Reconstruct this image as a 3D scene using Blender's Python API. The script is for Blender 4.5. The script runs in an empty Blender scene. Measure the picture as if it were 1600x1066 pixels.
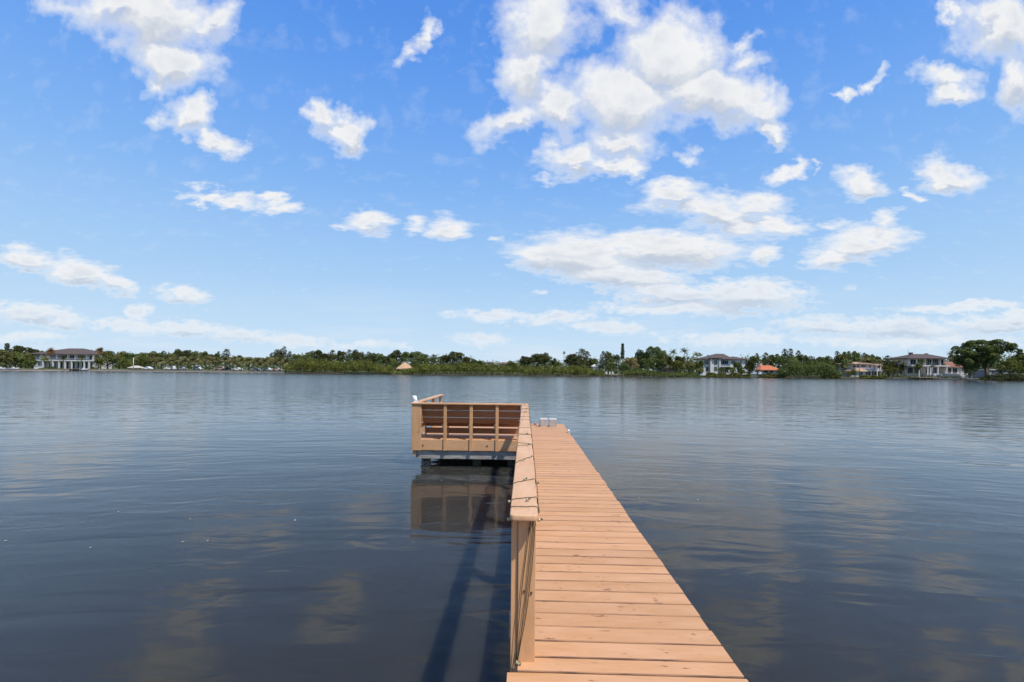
import bpy, bmesh, math, random
import numpy as np
from mathutils import Vector, Matrix

S = bpy.context.scene
COL = S.collection
PI = math.pi

# ------------------------------------------------------------------ camera
F = 711.0                      # focal length in pixels of the 1600 px wide photograph
CAMH = 2.62                    # metres above the water
YAW = math.radians(1.69)
ROLL = 0.0095
cam_d = bpy.data.cameras.new('camera')
cam_d.sensor_width = 36.0
cam_d.lens = 36.0 * F / 1600.0
cam_d.shift_y = 44.0 / 1600.0
cam_d.clip_start = 0.05
cam_d.clip_end = 20000.0
cam = bpy.data.objects.new('camera', cam_d)
COL.objects.link(cam)
cam.matrix_world = (Matrix.Translation((0, 0, CAMH)) @ Matrix.Rotation(YAW, 4, 'Z')
                    @ Matrix.Rotation(PI / 2, 4, 'X') @ Matrix.Rotation(ROLL, 4, 'Z'))
S.camera = cam

# ------------------------------------------------------------------ sun and sky
SUN_TO = Vector((-0.45, 0.43, -1.0)).normalized()        # direction the light travels
sun_d = bpy.data.lights.new('sun', 'SUN')
sun_d.energy = 4.4
sun_d.angle = math.radians(0.55)
sun_d.color = (1.0, 0.955, 0.89)
sun = bpy.data.objects.new('sun', sun_d)
COL.objects.link(sun)
sun.rotation_euler = SUN_TO.to_track_quat('-Z', 'Y').to_euler()
sun.location = (0, 0, 60)
src = -SUN_TO
SUN_EL = math.asin(src.z)
SUN_ROT = math.atan2(src.x, src.y)

S.view_settings.view_transform = 'Standard'
S.view_settings.look = 'None'
S.view_settings.exposure = 0.0
S.view_settings.gamma = 1.0
S.view_settings.use_curve_mapping = False

world = bpy.data.worlds.new('World')
S.world = world
world.use_nodes = True
NT = world.node_tree
NT.nodes.clear()


class G:
    """tiny helper for building node graphs"""
    def __init__(self, nt):
        self.nt = nt

    def n(self, t, **kw):
        nd = self.nt.nodes.new(t)
        for k, v in kw.items():
            setattr(nd, k, v)
        return nd

    def put(self, sock, v):
        if isinstance(v, bpy.types.NodeSocket):
            self.nt.links.new(v, sock)
        elif v is not None:
            sock.default_value = v

    def math(self, op, a, b=None, c=None, clamp=False):
        nd = self.n('ShaderNodeMath', operation=op, use_clamp=clamp)
        self.put(nd.inputs[0], a)
        self.put(nd.inputs[1], b)
        if c is not None:
            self.put(nd.inputs[2], c)
        return nd.outputs[0]

    def mix(self, fac, a, b, blend='MIX'):
        nd = self.n('ShaderNodeMix', data_type='RGBA', blend_type=blend)
        self.put(nd.inputs[0], fac)
        self.put(nd.inputs[6], a)
        self.put(nd.inputs[7], b)
        return nd.outputs[2]

    def rng(self, v, a, b, c=0.0, d=1.0, smooth=True):
        nd = self.n('ShaderNodeMapRange', interpolation_type='SMOOTHSTEP' if smooth else 'LINEAR')
        self.put(nd.inputs[0], v)
        for i, x in enumerate((a, b, c, d)):
            self.put(nd.inputs[1 + i], x)
        return nd.outputs[0]

    def noise(self, vec, scale, detail=4, rough=0.55, dist=0.0, out=0, dims='3D'):
        nd = self.n('ShaderNodeTexNoise', noise_dimensions=dims)
        if vec is not None:
            self.put(nd.inputs['Vector'], vec)
        nd.inputs['Scale'].default_value = scale
        nd.inputs['Detail'].default_value = detail
        nd.inputs['Roughness'].default_value = rough
        nd.inputs['Distortion'].default_value = dist
        return nd.outputs[out]

    def mapping(self, vec, loc=(0, 0, 0), rot=(0, 0, 0), sc=(1, 1, 1), kind='POINT'):
        nd = self.n('ShaderNodeMapping', vector_type=kind)
        self.put(nd.inputs['Vector'], vec)
        nd.inputs['Location'].default_value = loc
        nd.inputs['Rotation'].default_value = rot
        nd.inputs['Scale'].default_value = sc
        return nd.outputs[0]

    def vmath(self, op, a, b=None, s=None):
        nd = self.n('ShaderNodeVectorMath', operation=op)
        self.put(nd.inputs[0], a)
        if b is not None:
            self.put(nd.inputs[1], b)
        if s is not None:
            self.put(nd.inputs['Scale'], s)
        return nd.outputs[0]


# clouds of the day: centre and half size in hundredths of the photograph's pixels
# (a gnomonic chart of the sky facing the far shore), tilt in degrees, fullness
CLOUDS = [
    (240, 25, 112, 58, 0, 1), (185, 12, 95, 40, 0, .95), (262, 92, 82, 46, 25, 1), (325, 28, 52, 34, 0, .9),
    (100, 12, 80, 26, 5, .62), (245, 128, 30, 24, 0, .8),
    (292, 185, 48, 30, 25, 1), (335, 218, 34, 22, 10, 1), (243, 190, 22, 20, 0, .6),
    (512, 180, 30, 26, 40, 1), (535, 212, 36, 32, 0, 1), (655, 58, 15, 36, 20, .85), (640, 88, 18, 20, 0, .72),
    (322, 306, 42, 12, 0, .85), (372, 312, 42, 16, 12, .95), (432, 321, 30, 15, 0, 1),
    (575, 348, 36, 21, 0, 1), (540, 356, 22, 8, 0, .6), (645, 354, 24, 12, 0, .7), (700, 356, 32, 22, -10, 1), (772, 373, 15, 8, 0, .6),
    (42, 404, 55, 20, 8, 1), (122, 425, 62, 23, 8, 1), (178, 441, 40, 16, 20, 1), (282, 460, 42, 15, 5, 1),
    (52, 489, 75, 18, 4, 1), (98, 500, 40, 16, 0, .95), (218, 488, 26, 14, 0, 1), (205, 510, 80, 13, 4, .9),
    (292, 515, 60, 15, 3, 1), (375, 524, 70, 15, 3, .9), (455, 531, 75, 12, 3, .85), (575, 541, 70, 9, 0, .7), (40, 527, 80, 10, 0, .75),
    (768, 494, 72, 13, 2, .95), (868, 495, 60, 14, 0, .95), (752, 530, 50, 12, 0, .9), (945, 510, 68, 13, 0, .95),
    (842, 38, 74, 66, 0, 1.05), (822, 115, 46, 66, 10, 1), (785, 196, 58, 26, -15, .82), (862, 168, 60, 42, 0, 1),
    (978, 150, 105, 62, 0, 1.1), (1045, 85, 88, 72, 0, 1.15), (1105, 145, 100, 50, 15, 1.1), (1185, 168, 48, 40, 40, .95),
    (1202, 200, 28, 24, 0, .95), (1152, 98, 46, 24, 0, .8), (1150, 66, 36, 14, -5, .62), (965, 22, 62, 28, 20, .66), (965, 215, 70, 36, 0, .84),
    (888, 248, 50, 30, 5, 1), (950, 258, 58, 26, 0, .95), (985, 267, 34, 17, 0, .85), (1070, 243, 22, 17, 0, .62), (855, 283, 14, 10, 0, .5),
    (1052, 306, 58, 24, -10, .95), (1120, 328, 80, 32, 8, 1), (1180, 318, 52, 26, 0, .88), (1215, 352, 55, 22, 0, .95), (1160, 350, 60, 22, 0, .85),
    (1040, 388, 135, 34, 2, 1.15), (900, 402, 105, 34, 4, 1.15), (965, 430, 120, 26, 4, 1.1), (840, 400, 50, 28, 0, 1), (1190, 397, 28, 19, 0, .9),
    (1055, 462, 110, 19, 3, 1.05), (1160, 464, 110, 28, 0, 1.1), (1060, 480, 140, 12, 0, .95),
    (1228, 274, 26, 17, 0, .9), (1265, 268, 12, 8, 0, .6), (1346, 284, 40, 27, 10, 1), (1478, 276, 48, 29, 20, 1), (1425, 307, 16, 11, 0, .85),
    (1338, 380, 62, 30, -8, 1), (1300, 402, 52, 20, -10, .95), (1385, 372, 42, 24, -5, .95), (1378, 348, 28, 18, 0, .85), (1300, 350, 24, 12, 0, .6),
    (1470, 118, 46, 22, 0, .88), (1480, 148, 40, 26, -20, 1), (1352, 134, 36, 10, -25, .72), (1308, 154, 18, 8, 0, .7),
    (1565, 45, 72, 60, 0, 1), (1588, 128, 42, 46, 0, 1), (1474, 28, 20, 14, 0, .85), (1530, 20, 50, 30, 0, .8),
    (1510, 479, 130, 9, -3, .95), (1290, 508, 82, 17, 2, 1.05), (1405, 513, 120, 19, 2, 1.05), (1560, 508, 110, 17, 0, 1.05), (1588, 498, 34, 16, 0, 1.1),
    (1150, 528, 140, 14, 0, .8), (1420, 532, 210, 13, 0, .8), (1325, 450, 14, 6, 0, .6), (840, 460, 16, 6, 0, .5),
]


def build_world():
    g = G(NT)
    tc = g.n('ShaderNodeTexCoord').outputs['Generated']
    sky = g.n('ShaderNodeTexSky', sky_type='NISHITA')
    sky.sun_disc = False
    sky.sun_elevation = SUN_EL
    sky.sun_rotation = SUN_ROT
    sky.altitude = 0
    sky.air_density = 1.0
    sky.dust_density = 0.35
    sky.ozone_density = 2.2
    hs = g.n('ShaderNodeHueSaturation')
    g.put(hs.inputs['Color'], sky.outputs[0])
    hs.inputs['Saturation'].default_value = 1.12
    hs.inputs['Value'].default_value = 1.2
    sz0 = g.n('ShaderNodeSeparateXYZ')
    g.put(sz0.inputs[0], tc)
    rp = g.n('ShaderNodeValToRGB')
    g.put(rp.inputs[0], sz0.outputs[2])
    rp.color_ramp.interpolation = 'B_SPLINE'
    el = rp.color_ramp.elements
    stops = [(0.0, (.63, .78, .93)), (.07, (.55, .74, .93)), (.18, (.42, .65, .93)), (.36, (.225, .475, .92)), (.60, (.085, .29, .86)), (1.0, (.045, .18, .64))]
    el[0].position, el[1].position = 0, 1
    for ps, c in stops[1:-1]:
        el.new(ps)
    for e, (ps, c) in zip(sorted(el, key=lambda e: e.position), stops):
        e.position = ps
        e.color = (c[0], c[1], c[2], 1)
    air = g.vmath('SCALE', rp.outputs[0], s=10.2)
    skyc = g.mix(.96, hs.outputs[0], air)
    # chart coordinates
    r = g.mapping(tc, rot=(0, 0, -YAW))
    sx = g.n('ShaderNodeSeparateXYZ')
    g.put(sx.inputs[0], r)
    X, Y, Z = sx.outputs
    Yc = g.math('MAXIMUM', Y, 0.05)
    u = g.math('MULTIPLY_ADD', g.math('DIVIDE', X, Yc), F / 100, 8.0)
    v = g.math('MULTIPLY_ADD', g.math('DIVIDE', Z, Yc), -F / 100, 5.77)
    v = g.math('ADD', v, g.math('MULTIPLY', g.math('SUBTRACT', u, 8.0), ROLL))
    cb = g.n('ShaderNodeCombineXYZ')
    g.put(cb.inputs[0], u)
    g.put(cb.inputs[1], v)
    uv = cb.outputs[0]
    # finer and flatter towards the horizon
    low = g.rng(v, 2.0, 5.4, 0.0, 1.0)
    wsc = g.math('MULTIPLY_ADD', low, 0.9, 1.0)
    vs = g.n('ShaderNodeCombineXYZ')
    g.put(vs.inputs[0], u)
    g.put(vs.inputs[1], g.math('MULTIPLY', v, wsc))
    lowm = g.rng(v, 3.4, 5.0, 0.0, 1.0)
    nv = vs.outputs[0]
    w1 = g.noise(nv, 1.4, 3, .5, 0, 1)
    w1 = g.vmath('SUBTRACT', w1, (.5, .5, .5))
    w2 = g.noise(nv, 5.5, 5, .6, 0, 1)
    w2 = g.vmath('SUBTRACT', w2, (.5, .5, .5))
    amp = g.math('MULTIPLY_ADD', low, -0.55, 1.0)
    wv = g.vmath('ADD', g.vmath('SCALE', w1, s=g.math('MULTIPLY', amp, 0.9)), g.vmath('SCALE', w2, s=g.math('MULTIPLY', amp, .36)))
    wsep = g.n('ShaderNodeSeparateXYZ')
    g.put(wsep.inputs[0], wv)
    wc = g.n('ShaderNodeCombineXYZ')
    g.put(wc.inputs[0], wsep.outputs[0])
    g.put(wc.inputs[1], g.math('MULTIPLY', wsep.outputs[1], g.math('MULTIPLY_ADD', low, -0.45, 1.0)))
    p = g.vmath('ADD', uv, wc.outputs[0])

    def field(pt, lim=0):
        acc = None
        for (cx, cy, rx, ry, a, s) in CLOUDS:
            if ry < lim:
                continue
            k = 1.36
            t = g.n('ShaderNodeTexGradient', gradient_type='SPHERICAL')
            tm = t.texture_mapping
            tm.vector_type = 'TEXTURE'
            tm.translation = (cx / 100, cy / 100, 0)
            tm.rotation = (0, 0, math.radians(a))
            tm.scale = (rx * k / 100, ry * k / 100, 1)
            g.put(t.inputs[0], pt)
            o = t.outputs['Fac']
            if s != 1:
                o = g.math('MULTIPLY', o, s)
            if acc is None:
                acc = o
            else:
                acc = g.math('SMOOTH_MAX', acc, o, 0.12) if ry > 24 else g.math('MAXIMUM', acc, o)
        return acc
    f0 = field(p)
    # the rest of the sky outside the photograph: the same scattered fair weather clouds
    zc = g.math('MAXIMUM', Z, 0.06)
    gx = g.n('ShaderNodeCombineXYZ')
    g.put(gx.inputs[0], g.math('DIVIDE', X, g.math('ADD', zc, .12)))
    g.put(gx.inputs[1], g.math('DIVIDE', Y, g.math('ADD', zc, .12)))
    gn = g.noise(gx.outputs[0], 1.15, 6, .56, .2)
    gf = g.rng(gn, .5, .78, 0, 1, False)
    out_u = g.rng(g.math('ABSOLUTE', g.math('SUBTRACT', u, 8.0)), 8.3, 9.6)
    out_v = g.rng(v, -0.25, -1.2)
    out_b = g.rng(Y, .25, .1)
    om = g.math('MAXIMUM', g.math('MAXIMUM', out_u, out_v), out_b)
    up = g.rng(Z, 0.0, 0.05)
    gf = g.math('MULTIPLY', g.math('MULTIPLY', gf, om), up)
    fine = g.noise(nv, 2.4, 8, .57, .1)
    lump = g.noise(g.mapping(uv, sc=(1, 1.8, 1)), 5.8, 6, .58, .1)
    lump = g.math('MULTIPLY', g.math('SUBTRACT', lump, .5), lowm)
    fine = g.math('ADD', g.math('SUBTRACT', fine, .5), g.math('MULTIPLY', lump, 1.35))
    base = g.math('MAXIMUM', f0, gf)
    gate = g.rng(base, 0.0, .18)
    d0 = g.math('ADD', base, g.math('MULTIPLY', g.math('MULTIPLY', fine, gate), .92))
    alpha = g.math('POWER', g.rng(d0, g.math('MULTIPLY_ADD', lowm, .06, .10), g.math('MULTIPLY_ADD', lowm, -.06, .70), 0, 1, False), 1.05)
    # faint veil near the horizon
    veil = g.noise(g.mapping(uv, sc=(.35, 2.6, 1)), 1.2, 5, .6)
    veil = g.math('MULTIPLY', g.rng(veil, .46, .72), g.rng(v, 4.3, 5.5, 0, .42))
    alpha = g.math('MAXIMUM', alpha, veil)
    # thick parts and undersides greyer: compare with the cloud further up (towards the sun)
    ofs = g.n('ShaderNodeCombineXYZ')
    g.put(ofs.inputs[1], g.math('MULTIPLY_ADD', lowm, .115, -.2))
    p_up = g.vmath('ADD', p, ofs.outputs[0])
    acc = field(p_up, 15)
    dens_up = g.math('ADD', acc, g.math('MULTIPLY', fine, .62))
    body = g.rng(d0, .45, 1.05)
    under = g.math('SUBTRACT', dens_up, d0)
    sh = g.rng(under, -.22, .36)
    soft = g.noise(nv, 2.0, 4, .5)
    thick = g.math('MULTIPLY', body, g.rng(soft, .35, .7, .25, .9))
    sh = g.math('MAXIMUM', g.math('MULTIPLY', sh, g.rng(d0, .3, .62)), g.math('MULTIPLY', thick, .62))
    lit = (9.35, 9.4, 9.5, 1)
    shd = (5.7, 6.3, 7.3, 1)
    cc = g.mix(sh, lit, shd)
    # far clouds take on the pale air in front of them
    cc = g.mix(g.rng(v, 3.8, 5.6, 0, .42), cc, skyc)
    col = g.mix(alpha, skyc, cc)
    bg = g.n('ShaderNodeBackground')
    g.put(bg.inputs[0], col)
    bg.inputs[1].default_value = 0.098
    out = g.n('ShaderNodeOutputWorld')
    NT.links.new(bg.outputs[0], out.inputs[0])


build_world()
world.cycles.sampling_method = 'MANUAL'
world.cycles.sample_map_resolution = 1024


# ------------------------------------------------------------------ helpers
def link(o, parent=None):
    COL.objects.link(o)
    if parent is not None:
        o.parent = parent
    return o


def thing(name, label, cat, loc=(0, 0, 0), rz=0.0, group=None):
    o = bpy.data.objects.new(name, None)
    o.empty_display_size = .3
    link(o)
    o.location = loc
    o.rotation_euler = (0, 0, rz)
    tag(o, label, cat, group)
    return o


def tag(o, label=None, cat=None, group=None, kind=None):
    if label:
        o['label'] = label
    if cat:
        o['category'] = cat
    if group:
        o['group'] = group
    if kind:
        o['kind'] = kind
    return o


def obj(name, me, mat=None, parent=None, loc=None):
    if isinstance(me, bmesh.types.BMesh):
        m = bpy.data.meshes.new(name)
        me.to_mesh(m)
        me.free()
        me = m
    if mat is not None and not me.materials:
        me.materials.append(mat)
    o = bpy.data.objects.new(name, me)
    link(o, parent)
    if loc is not None:
        o.location = loc
    return o


def box(bm, x0, x1, y0, y1, z0, z1):
    vs = [bm.verts.new(c) for c in ((x0, y0, z0), (x1, y0, z0), (x1, y1, z0), (x0, y1, z0),
                                    (x0, y0, z1), (x1, y0, z1), (x1, y1, z1), (x0, y1, z1))]
    fs = []
    for q in ((3, 2, 1, 0), (4, 5, 6, 7), (0, 1, 5, 4), (1, 2, 6, 5), (2, 3, 7, 6), (3, 0, 4, 7)):
        fs.append(bm.faces.new([vs[i] for i in q]))
    return vs, fs


def bev_box(x0, x1, y0, y1, z0, z1, b=.004, seg=1):
    bm = bmesh.new()
    box(bm, x0, x1, y0, y1, z0, z1)
    if b > 0:
        bmesh.ops.bevel(bm, geom=bm.edges[:], offset=b, segments=seg, profile=.5, affect='EDGES')
    return bm


def boxes(lst, b=0):
    bm = bmesh.new()
    for a in lst:
        box(bm, *a)
    if b:
        bmesh.ops.bevel(bm, geom=bm.edges[:], offset=b, segments=1, affect='EDGES')
    return bm


def tube_into(bm, pts, rad, n=6, cap=True):
    pts = [Vector(p) for p in pts]
    if not isinstance(rad, (list, tuple)):
        rad = [rad] * len(pts)
    rings = []
    prev = None
    for i, p in enumerate(pts):
        if i == 0:
            t = pts[1] - p
        elif i == len(pts) - 1:
            t = p - pts[i - 1]
        else:
            t = pts[i + 1] - pts[i - 1]
        if t.length < 1e-9:
            t = Vector((0, 0, 1))
        t.normalize()
        if prev is None:
            a = Vector((0, 0, 1)) if abs(t.z) < .9 else Vector((1, 0, 0))
            x = t.cross(a).normalized()
        else:
            x = (prev - t * prev.dot(t))
            x = x.normalized() if x.length > 1e-6 else t.orthogonal().normalized()
        prev = x
        y = t.cross(x)
        rings.append([bm.verts.new(p + (x * math.cos(2 * PI * k / n) + y * math.sin(2 * PI * k / n)) * rad[i]) for k in range(n)])
    for a, b in zip(rings[:-1], rings[1:]):
        for k in range(n):
            f = bm.faces.new((a[k], a[(k + 1) % n], b[(k + 1) % n], b[k]))
            f.smooth = True
    if cap:
        bm.faces.new(rings[0][::-1])
        bm.faces.new(rings[-1])


def tube(pts, rad, n=6):
    bm = bmesh.new()
    tube_into(bm, pts, rad, n)
    return bm


CY, SY = math.cos(YAW), math.sin(YAW)


def at(px, d):
    """ground position at a bearing given by a photograph column, d metres out"""
    xc = (px - 800) / F * d
    return (xc * CY - d * SY, xc * SY + d * CY)


def hz(px):
    return 577 + ROLL * (px - 800)


def zz(px, py, d):
    return CAMH + (hz(px) - py) / F * d


# ------------------------------------------------------------------ materials
MATS = {}


def mat(name, col, rough=.7, spec=.4, var=.12, scale=3.0, bump=0.0, bscale=20.0, metal=0.0, objrand=0.0, col2=None, c2=(.5, .7), stretch=(1, 1, 1)):
    m = bpy.data.materials.new(name)
    m.use_nodes = True
    nt = m.node_tree
    g = G(nt)
    b = nt.nodes['Principled BSDF']
    tc = g.n('ShaderNodeTexCoord').outputs['Object']
    oi = g.n('ShaderNodeObjectInfo')
    off = g.vmath('SCALE', oi.outputs['Location'], s=1.37)
    vec = g.mapping(g.vmath('ADD', tc, off), sc=stretch)
    n1 = g.noise(vec, scale, 5, .6)
    f = g.rng(n1, .25, .75, 1 - var, 1 + var, False)
    if objrand:
        f = g.math('MULTIPLY', f, g.rng(oi.outputs['Random'], 0, 1, 1 - objrand, 1 + objrand, False))
    base = (*col, 1)
    if col2 is not None:
        n2 = g.noise(vec, scale * 1.9, 6, .65)
        base = g.mix(g.rng(n2, c2[0], c2[1]), (*col, 1), (*col2, 1))
    hs = g.n('ShaderNodeHueSaturation')
    g.put(hs.inputs['Color'], base)
    g.put(hs.inputs['Value'], f)
    nt.links.new(hs.outputs[0], b.inputs['Base Color'])
    b.inputs['Roughness'].default_value = rough
    b.inputs['Specular IOR Level'].default_value = spec
    b.inputs['Metallic'].default_value = metal
    if bump:
        bp = g.n('ShaderNodeBump')
        bp.inputs['Strength'].default_value = 1.0
        bp.inputs['Distance'].default_value = bump
        g.put(bp.inputs['Height'], g.noise(vec, bscale, 6, .6))
        nt.links.new(bp.outputs[0], b.inputs['Normal'])
    MATS[name] = m
    return m


def wood(name, col, axis, worn=(.30, .15, .085), grime=.5, chips=1.0, edge=False):
    """painted timber: grain along the given axis, rubbed spots, knots and nail heads"""
    m = bpy.data.materials.new(name)
    m.use_nodes = True
    nt = m.node_tree
    g = G(nt)
    b = nt.nodes['Principled BSDF']
    tc = g.n('ShaderNodeTexCoord').outputs['Object']
    oi = g.n('ShaderNodeObjectInfo')
    off = g.n('ShaderNodeCombineXYZ')
    g.put(off.inputs[0], g.math('MULTIPLY', oi.outputs['Random'], 37.0))
    g.put(off.inputs[1], g.math('MULTIPLY', oi.outputs['Random'], 91.0))
    g.put(off.inputs[2], g.math('MULTIPLY', oi.outputs['Random'], 53.0))
    v = g.vmath('ADD', tc, off.outputs[0])
    st = [1, 1, 1]
    st[axis] = .09
    grain = g.noise(g.mapping(v, sc=tuple(st)), 75, 5, .65, .4)
    st[axis] = .25
    blot = g.noise(g.mapping(v, sc=tuple(st)), 7, 5, .6, .3)
    st[axis] = .3
    chip = g.noise(g.mapping(v, sc=tuple(st)), 34, 4, .55, .25)
    where = g.noise(v, 3.1, 3, .5)
    val = g.math('MULTIPLY', g.rng(grain, .3, .7, .93, 1.05, False), g.rng(blot, .3, .7, .90, 1.07, False))
    val = g.math('MULTIPLY', val, g.rng(oi.outputs['Random'], 0, 1, .93, 1.06, False))
    hs = g.n('ShaderNodeHueSaturation')
    g.put(hs.inputs['Color'], (*col, 1))
    g.put(hs.inputs['Value'], val)
    g.put(hs.inputs['Saturation'], g.rng(blot, .3, .7, 1.05, .95, False))
    th = g.rng(where, .42, .70, .80, .66)
    th = g.math('SUBTRACT', th, .085)
    cm = g.math('MULTIPLY', g.rng(g.math('SUBTRACT', chip, th), 0.0, .05), .75 * chips)
    gm = g.math('MULTIPLY', g.rng(grain, .60, .80), .35 * grime)
    gm = g.math('MULTIPLY', gm, g.rng(where, .4, .65))
    c = g.mix(gm, hs.outputs[0], (*worn, 1))
    c = g.mix(cm, c, (worn[0] * .55, worn[1] * .5, worn[2] * .45, 1))
    if edge:
        sp = g.n('ShaderNodeSeparateXYZ')
        g.put(sp.inputs[0], tc)
        em = g.math('MULTIPLY', g.rng(sp.outputs[1], .0085, .0035), g.math('MULTIPLY', g.rng(blot, .36, .6, .4, 1.0), g.rng(oi.outputs['Random'], 0, 1, .75, 1.0)))
        c = g.mix(em, c, (.12, .055, .03, 1))
    nt.links.new(c, b.inputs['Base Color'])
    b.inputs['Roughness'].default_value = .62
    b.inputs['Specular IOR Level'].default_value = .35
    bp = g.n('ShaderNodeBump')
    bp.inputs['Distance'].default_value = .0016
    bp.inputs['Strength'].default_value = .9
    g.put(bp.inputs['Height'], g.math('SUBTRACT', g.math('MULTIPLY_ADD', blot, .6, grain), cm))
    nt.links.new(bp.outputs[0], b.inputs['Normal'])
    return m


TAN = (.62, .34, .165)
W_X = wood('painted_wood_x', TAN, 0)
W_DECK = wood('painted_deck', (.585, .305, .143), 0, edge=True, grime=.9)
W_Y = wood('painted_wood_y', (.62, .36, .19), 1, chips=.4)
W_Z = wood('painted_wood_z', (.60, .335, .16), 2, chips=.7)
W_D = wood('painted_wood_dark', (.37, .175, .085), 0, worn=(.5, .32, .2), grime=1.2, chips=1.2)  # darker brown wood for the backrest slats and apron
GREYWOOD = mat('weathered_beam', (.36, .33, .29), .85, .2, .35, 6, .004, 30, col2=(.14, .14, .13), stretch=(.35, 1, 2))
PILE = mat('pile_wood', (.06, .06, .045), .8, .3, .4, 5, .01, 18, col2=(.11, .10, .07))
BARN = mat('barnacle', (.33, .31, .26), .9, .2, .3, 25, .006, 60)
WIRE = mat('wire', (.06, .05, .025), .6)
BULB = mat('bulb_glass', (.42, .36, .2), .15, .6)
BRASS = mat('socket', (.10, .09, .05), .5)
CONC = mat('concrete_block', (.42, .385, .35), .9, .2, .18, 14, .003, 60)
WPLAS = mat('white_plastic', (.8, .8, .8), .4)
SCREW = mat('rusty_bolt', (.10, .05, .03), .7, .4, .3, 60)
STEEL = mat('bolt_steel', (.5, .5, .48), .4, .5, .1, 30, metal=.6)
LEAFD = mat('floating_leaf', (.45, .36, .2), .6)
LEAFW = mat('pale_leaf', (.6, .5, .42), .6)


def leafmat(name, c1, c2, tip=None):
    m = bpy.data.materials.new(name)
    m.use_nodes = True
    nt = m.node_tree
    g = G(nt)
    nt.nodes.remove(nt.nodes['Principled BSDF'])
    gi = g.n('ShaderNodeNewGeometry')
    tc = g.n('ShaderNodeTexCoord').outputs['Object']
    oi = g.n('ShaderNodeObjectInfo')
    v = g.vmath('ADD', tc, oi.outputs['Location'])
    n1 = g.noise(v, .38, 3, .6)
    f = g.math('ADD', g.rng(n1, .34, .66, 0, .7), g.math('MULTIPLY', gi.outputs['Random Per Island'], .35))
    c = g.mix(f, (*c1, 1), (*c2, 1))
    hs = g.n('ShaderNodeHueSaturation')
    g.put(hs.inputs['Color'], c)
    g.put(hs.inputs['Value'], g.math('MULTIPLY', g.rng(oi.outputs['Random'], 0, 1, .82, 1.2, False),
                                     g.rng(gi.outputs['Random Per Island'], 0, 1, .7, 1.3, False)))
    g.put(hs.inputs['Hue'], g.rng(oi.outputs['Random'], 0, 1, .488, .512, False))
    d = g.n('ShaderNodeBsdfDiffuse')
    t = g.n('ShaderNodeBsdfTranslucent')
    nt.links.new(hs.outputs[0], d.inputs[0])
    nt.links.new(hs.outputs[0], t.inputs[0])
    mx = g.n('ShaderNodeMixShader')
    mx.inputs[0].default_value = .25
    nt.links.new(d.outputs[0], mx.inputs[1])
    nt.links.new(t.outputs[0], mx.inputs[2])
    nt.links.new(mx.outputs[0], nt.nodes['Material Output'].inputs[0])
    return m


L_DARK = leafmat('foliage_dark', (.052, .064, .026), (.112, .120, .042))
L_OAK = leafmat('foliage_oak', (0.066, 0.092, 0.029), (0.165, 0.191, 0.059))
L_OLIVE = leafmat('foliage_olive', (0.112, 0.119, 0.040), (0.224, 0.224, 0.079))
L_YEL = leafmat('foliage_mangrove', (.065, .078, .02), (.185, .185, .045))
L_GREY = leafmat('foliage_pine', (0.066, 0.082, 0.055), (0.112, 0.132, 0.082))
L_TAN = leafmat('foliage_tan', (0.211, 0.172, 0.073), (0.396, 0.310, 0.145))
L_PALM = leafmat('foliage_palm', (0.092, 0.112, 0.040), (0.198, 0.205, 0.079))
L_SABAL = leafmat('foliage_sabal', (0.145, 0.139, 0.053), (0.284, 0.257, 0.112))
L_DEAD = leafmat('foliage_dead', (0.172, 0.099, 0.040), (0.343, 0.198, 0.066))
BARK = mat('bark', (.13, .105, .08), .9, .1, .3, 2)
BARKP = mat('palm_bark', (.24, .2, .155), .9, .1, .3, 2)

# ------------------------------------------------------------------ setting: water, land
SHORE = [(-1500, 560), (-500, 300), (-250, 215), (0, 190), (100, 204), (200, 208), (400, 206), (500, 196), (600, 191), (700, 188), (800, 187),
         (900, 190), (1000, 192), (1100, 194), (1200, 197), (1300, 196), (1400, 193), (1500, 184), (1600, 172), (1800, 160), (2100, 170), (3000, 260)]


def shore_d(px):
    for (a, da), (b, db) in zip(SHORE[:-1], SHORE[1:]):
        if a <= px <= b:
            t = (px - a) / (b - a)
            return da + (db - da) * t
    return SHORE[-1][1]


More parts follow.
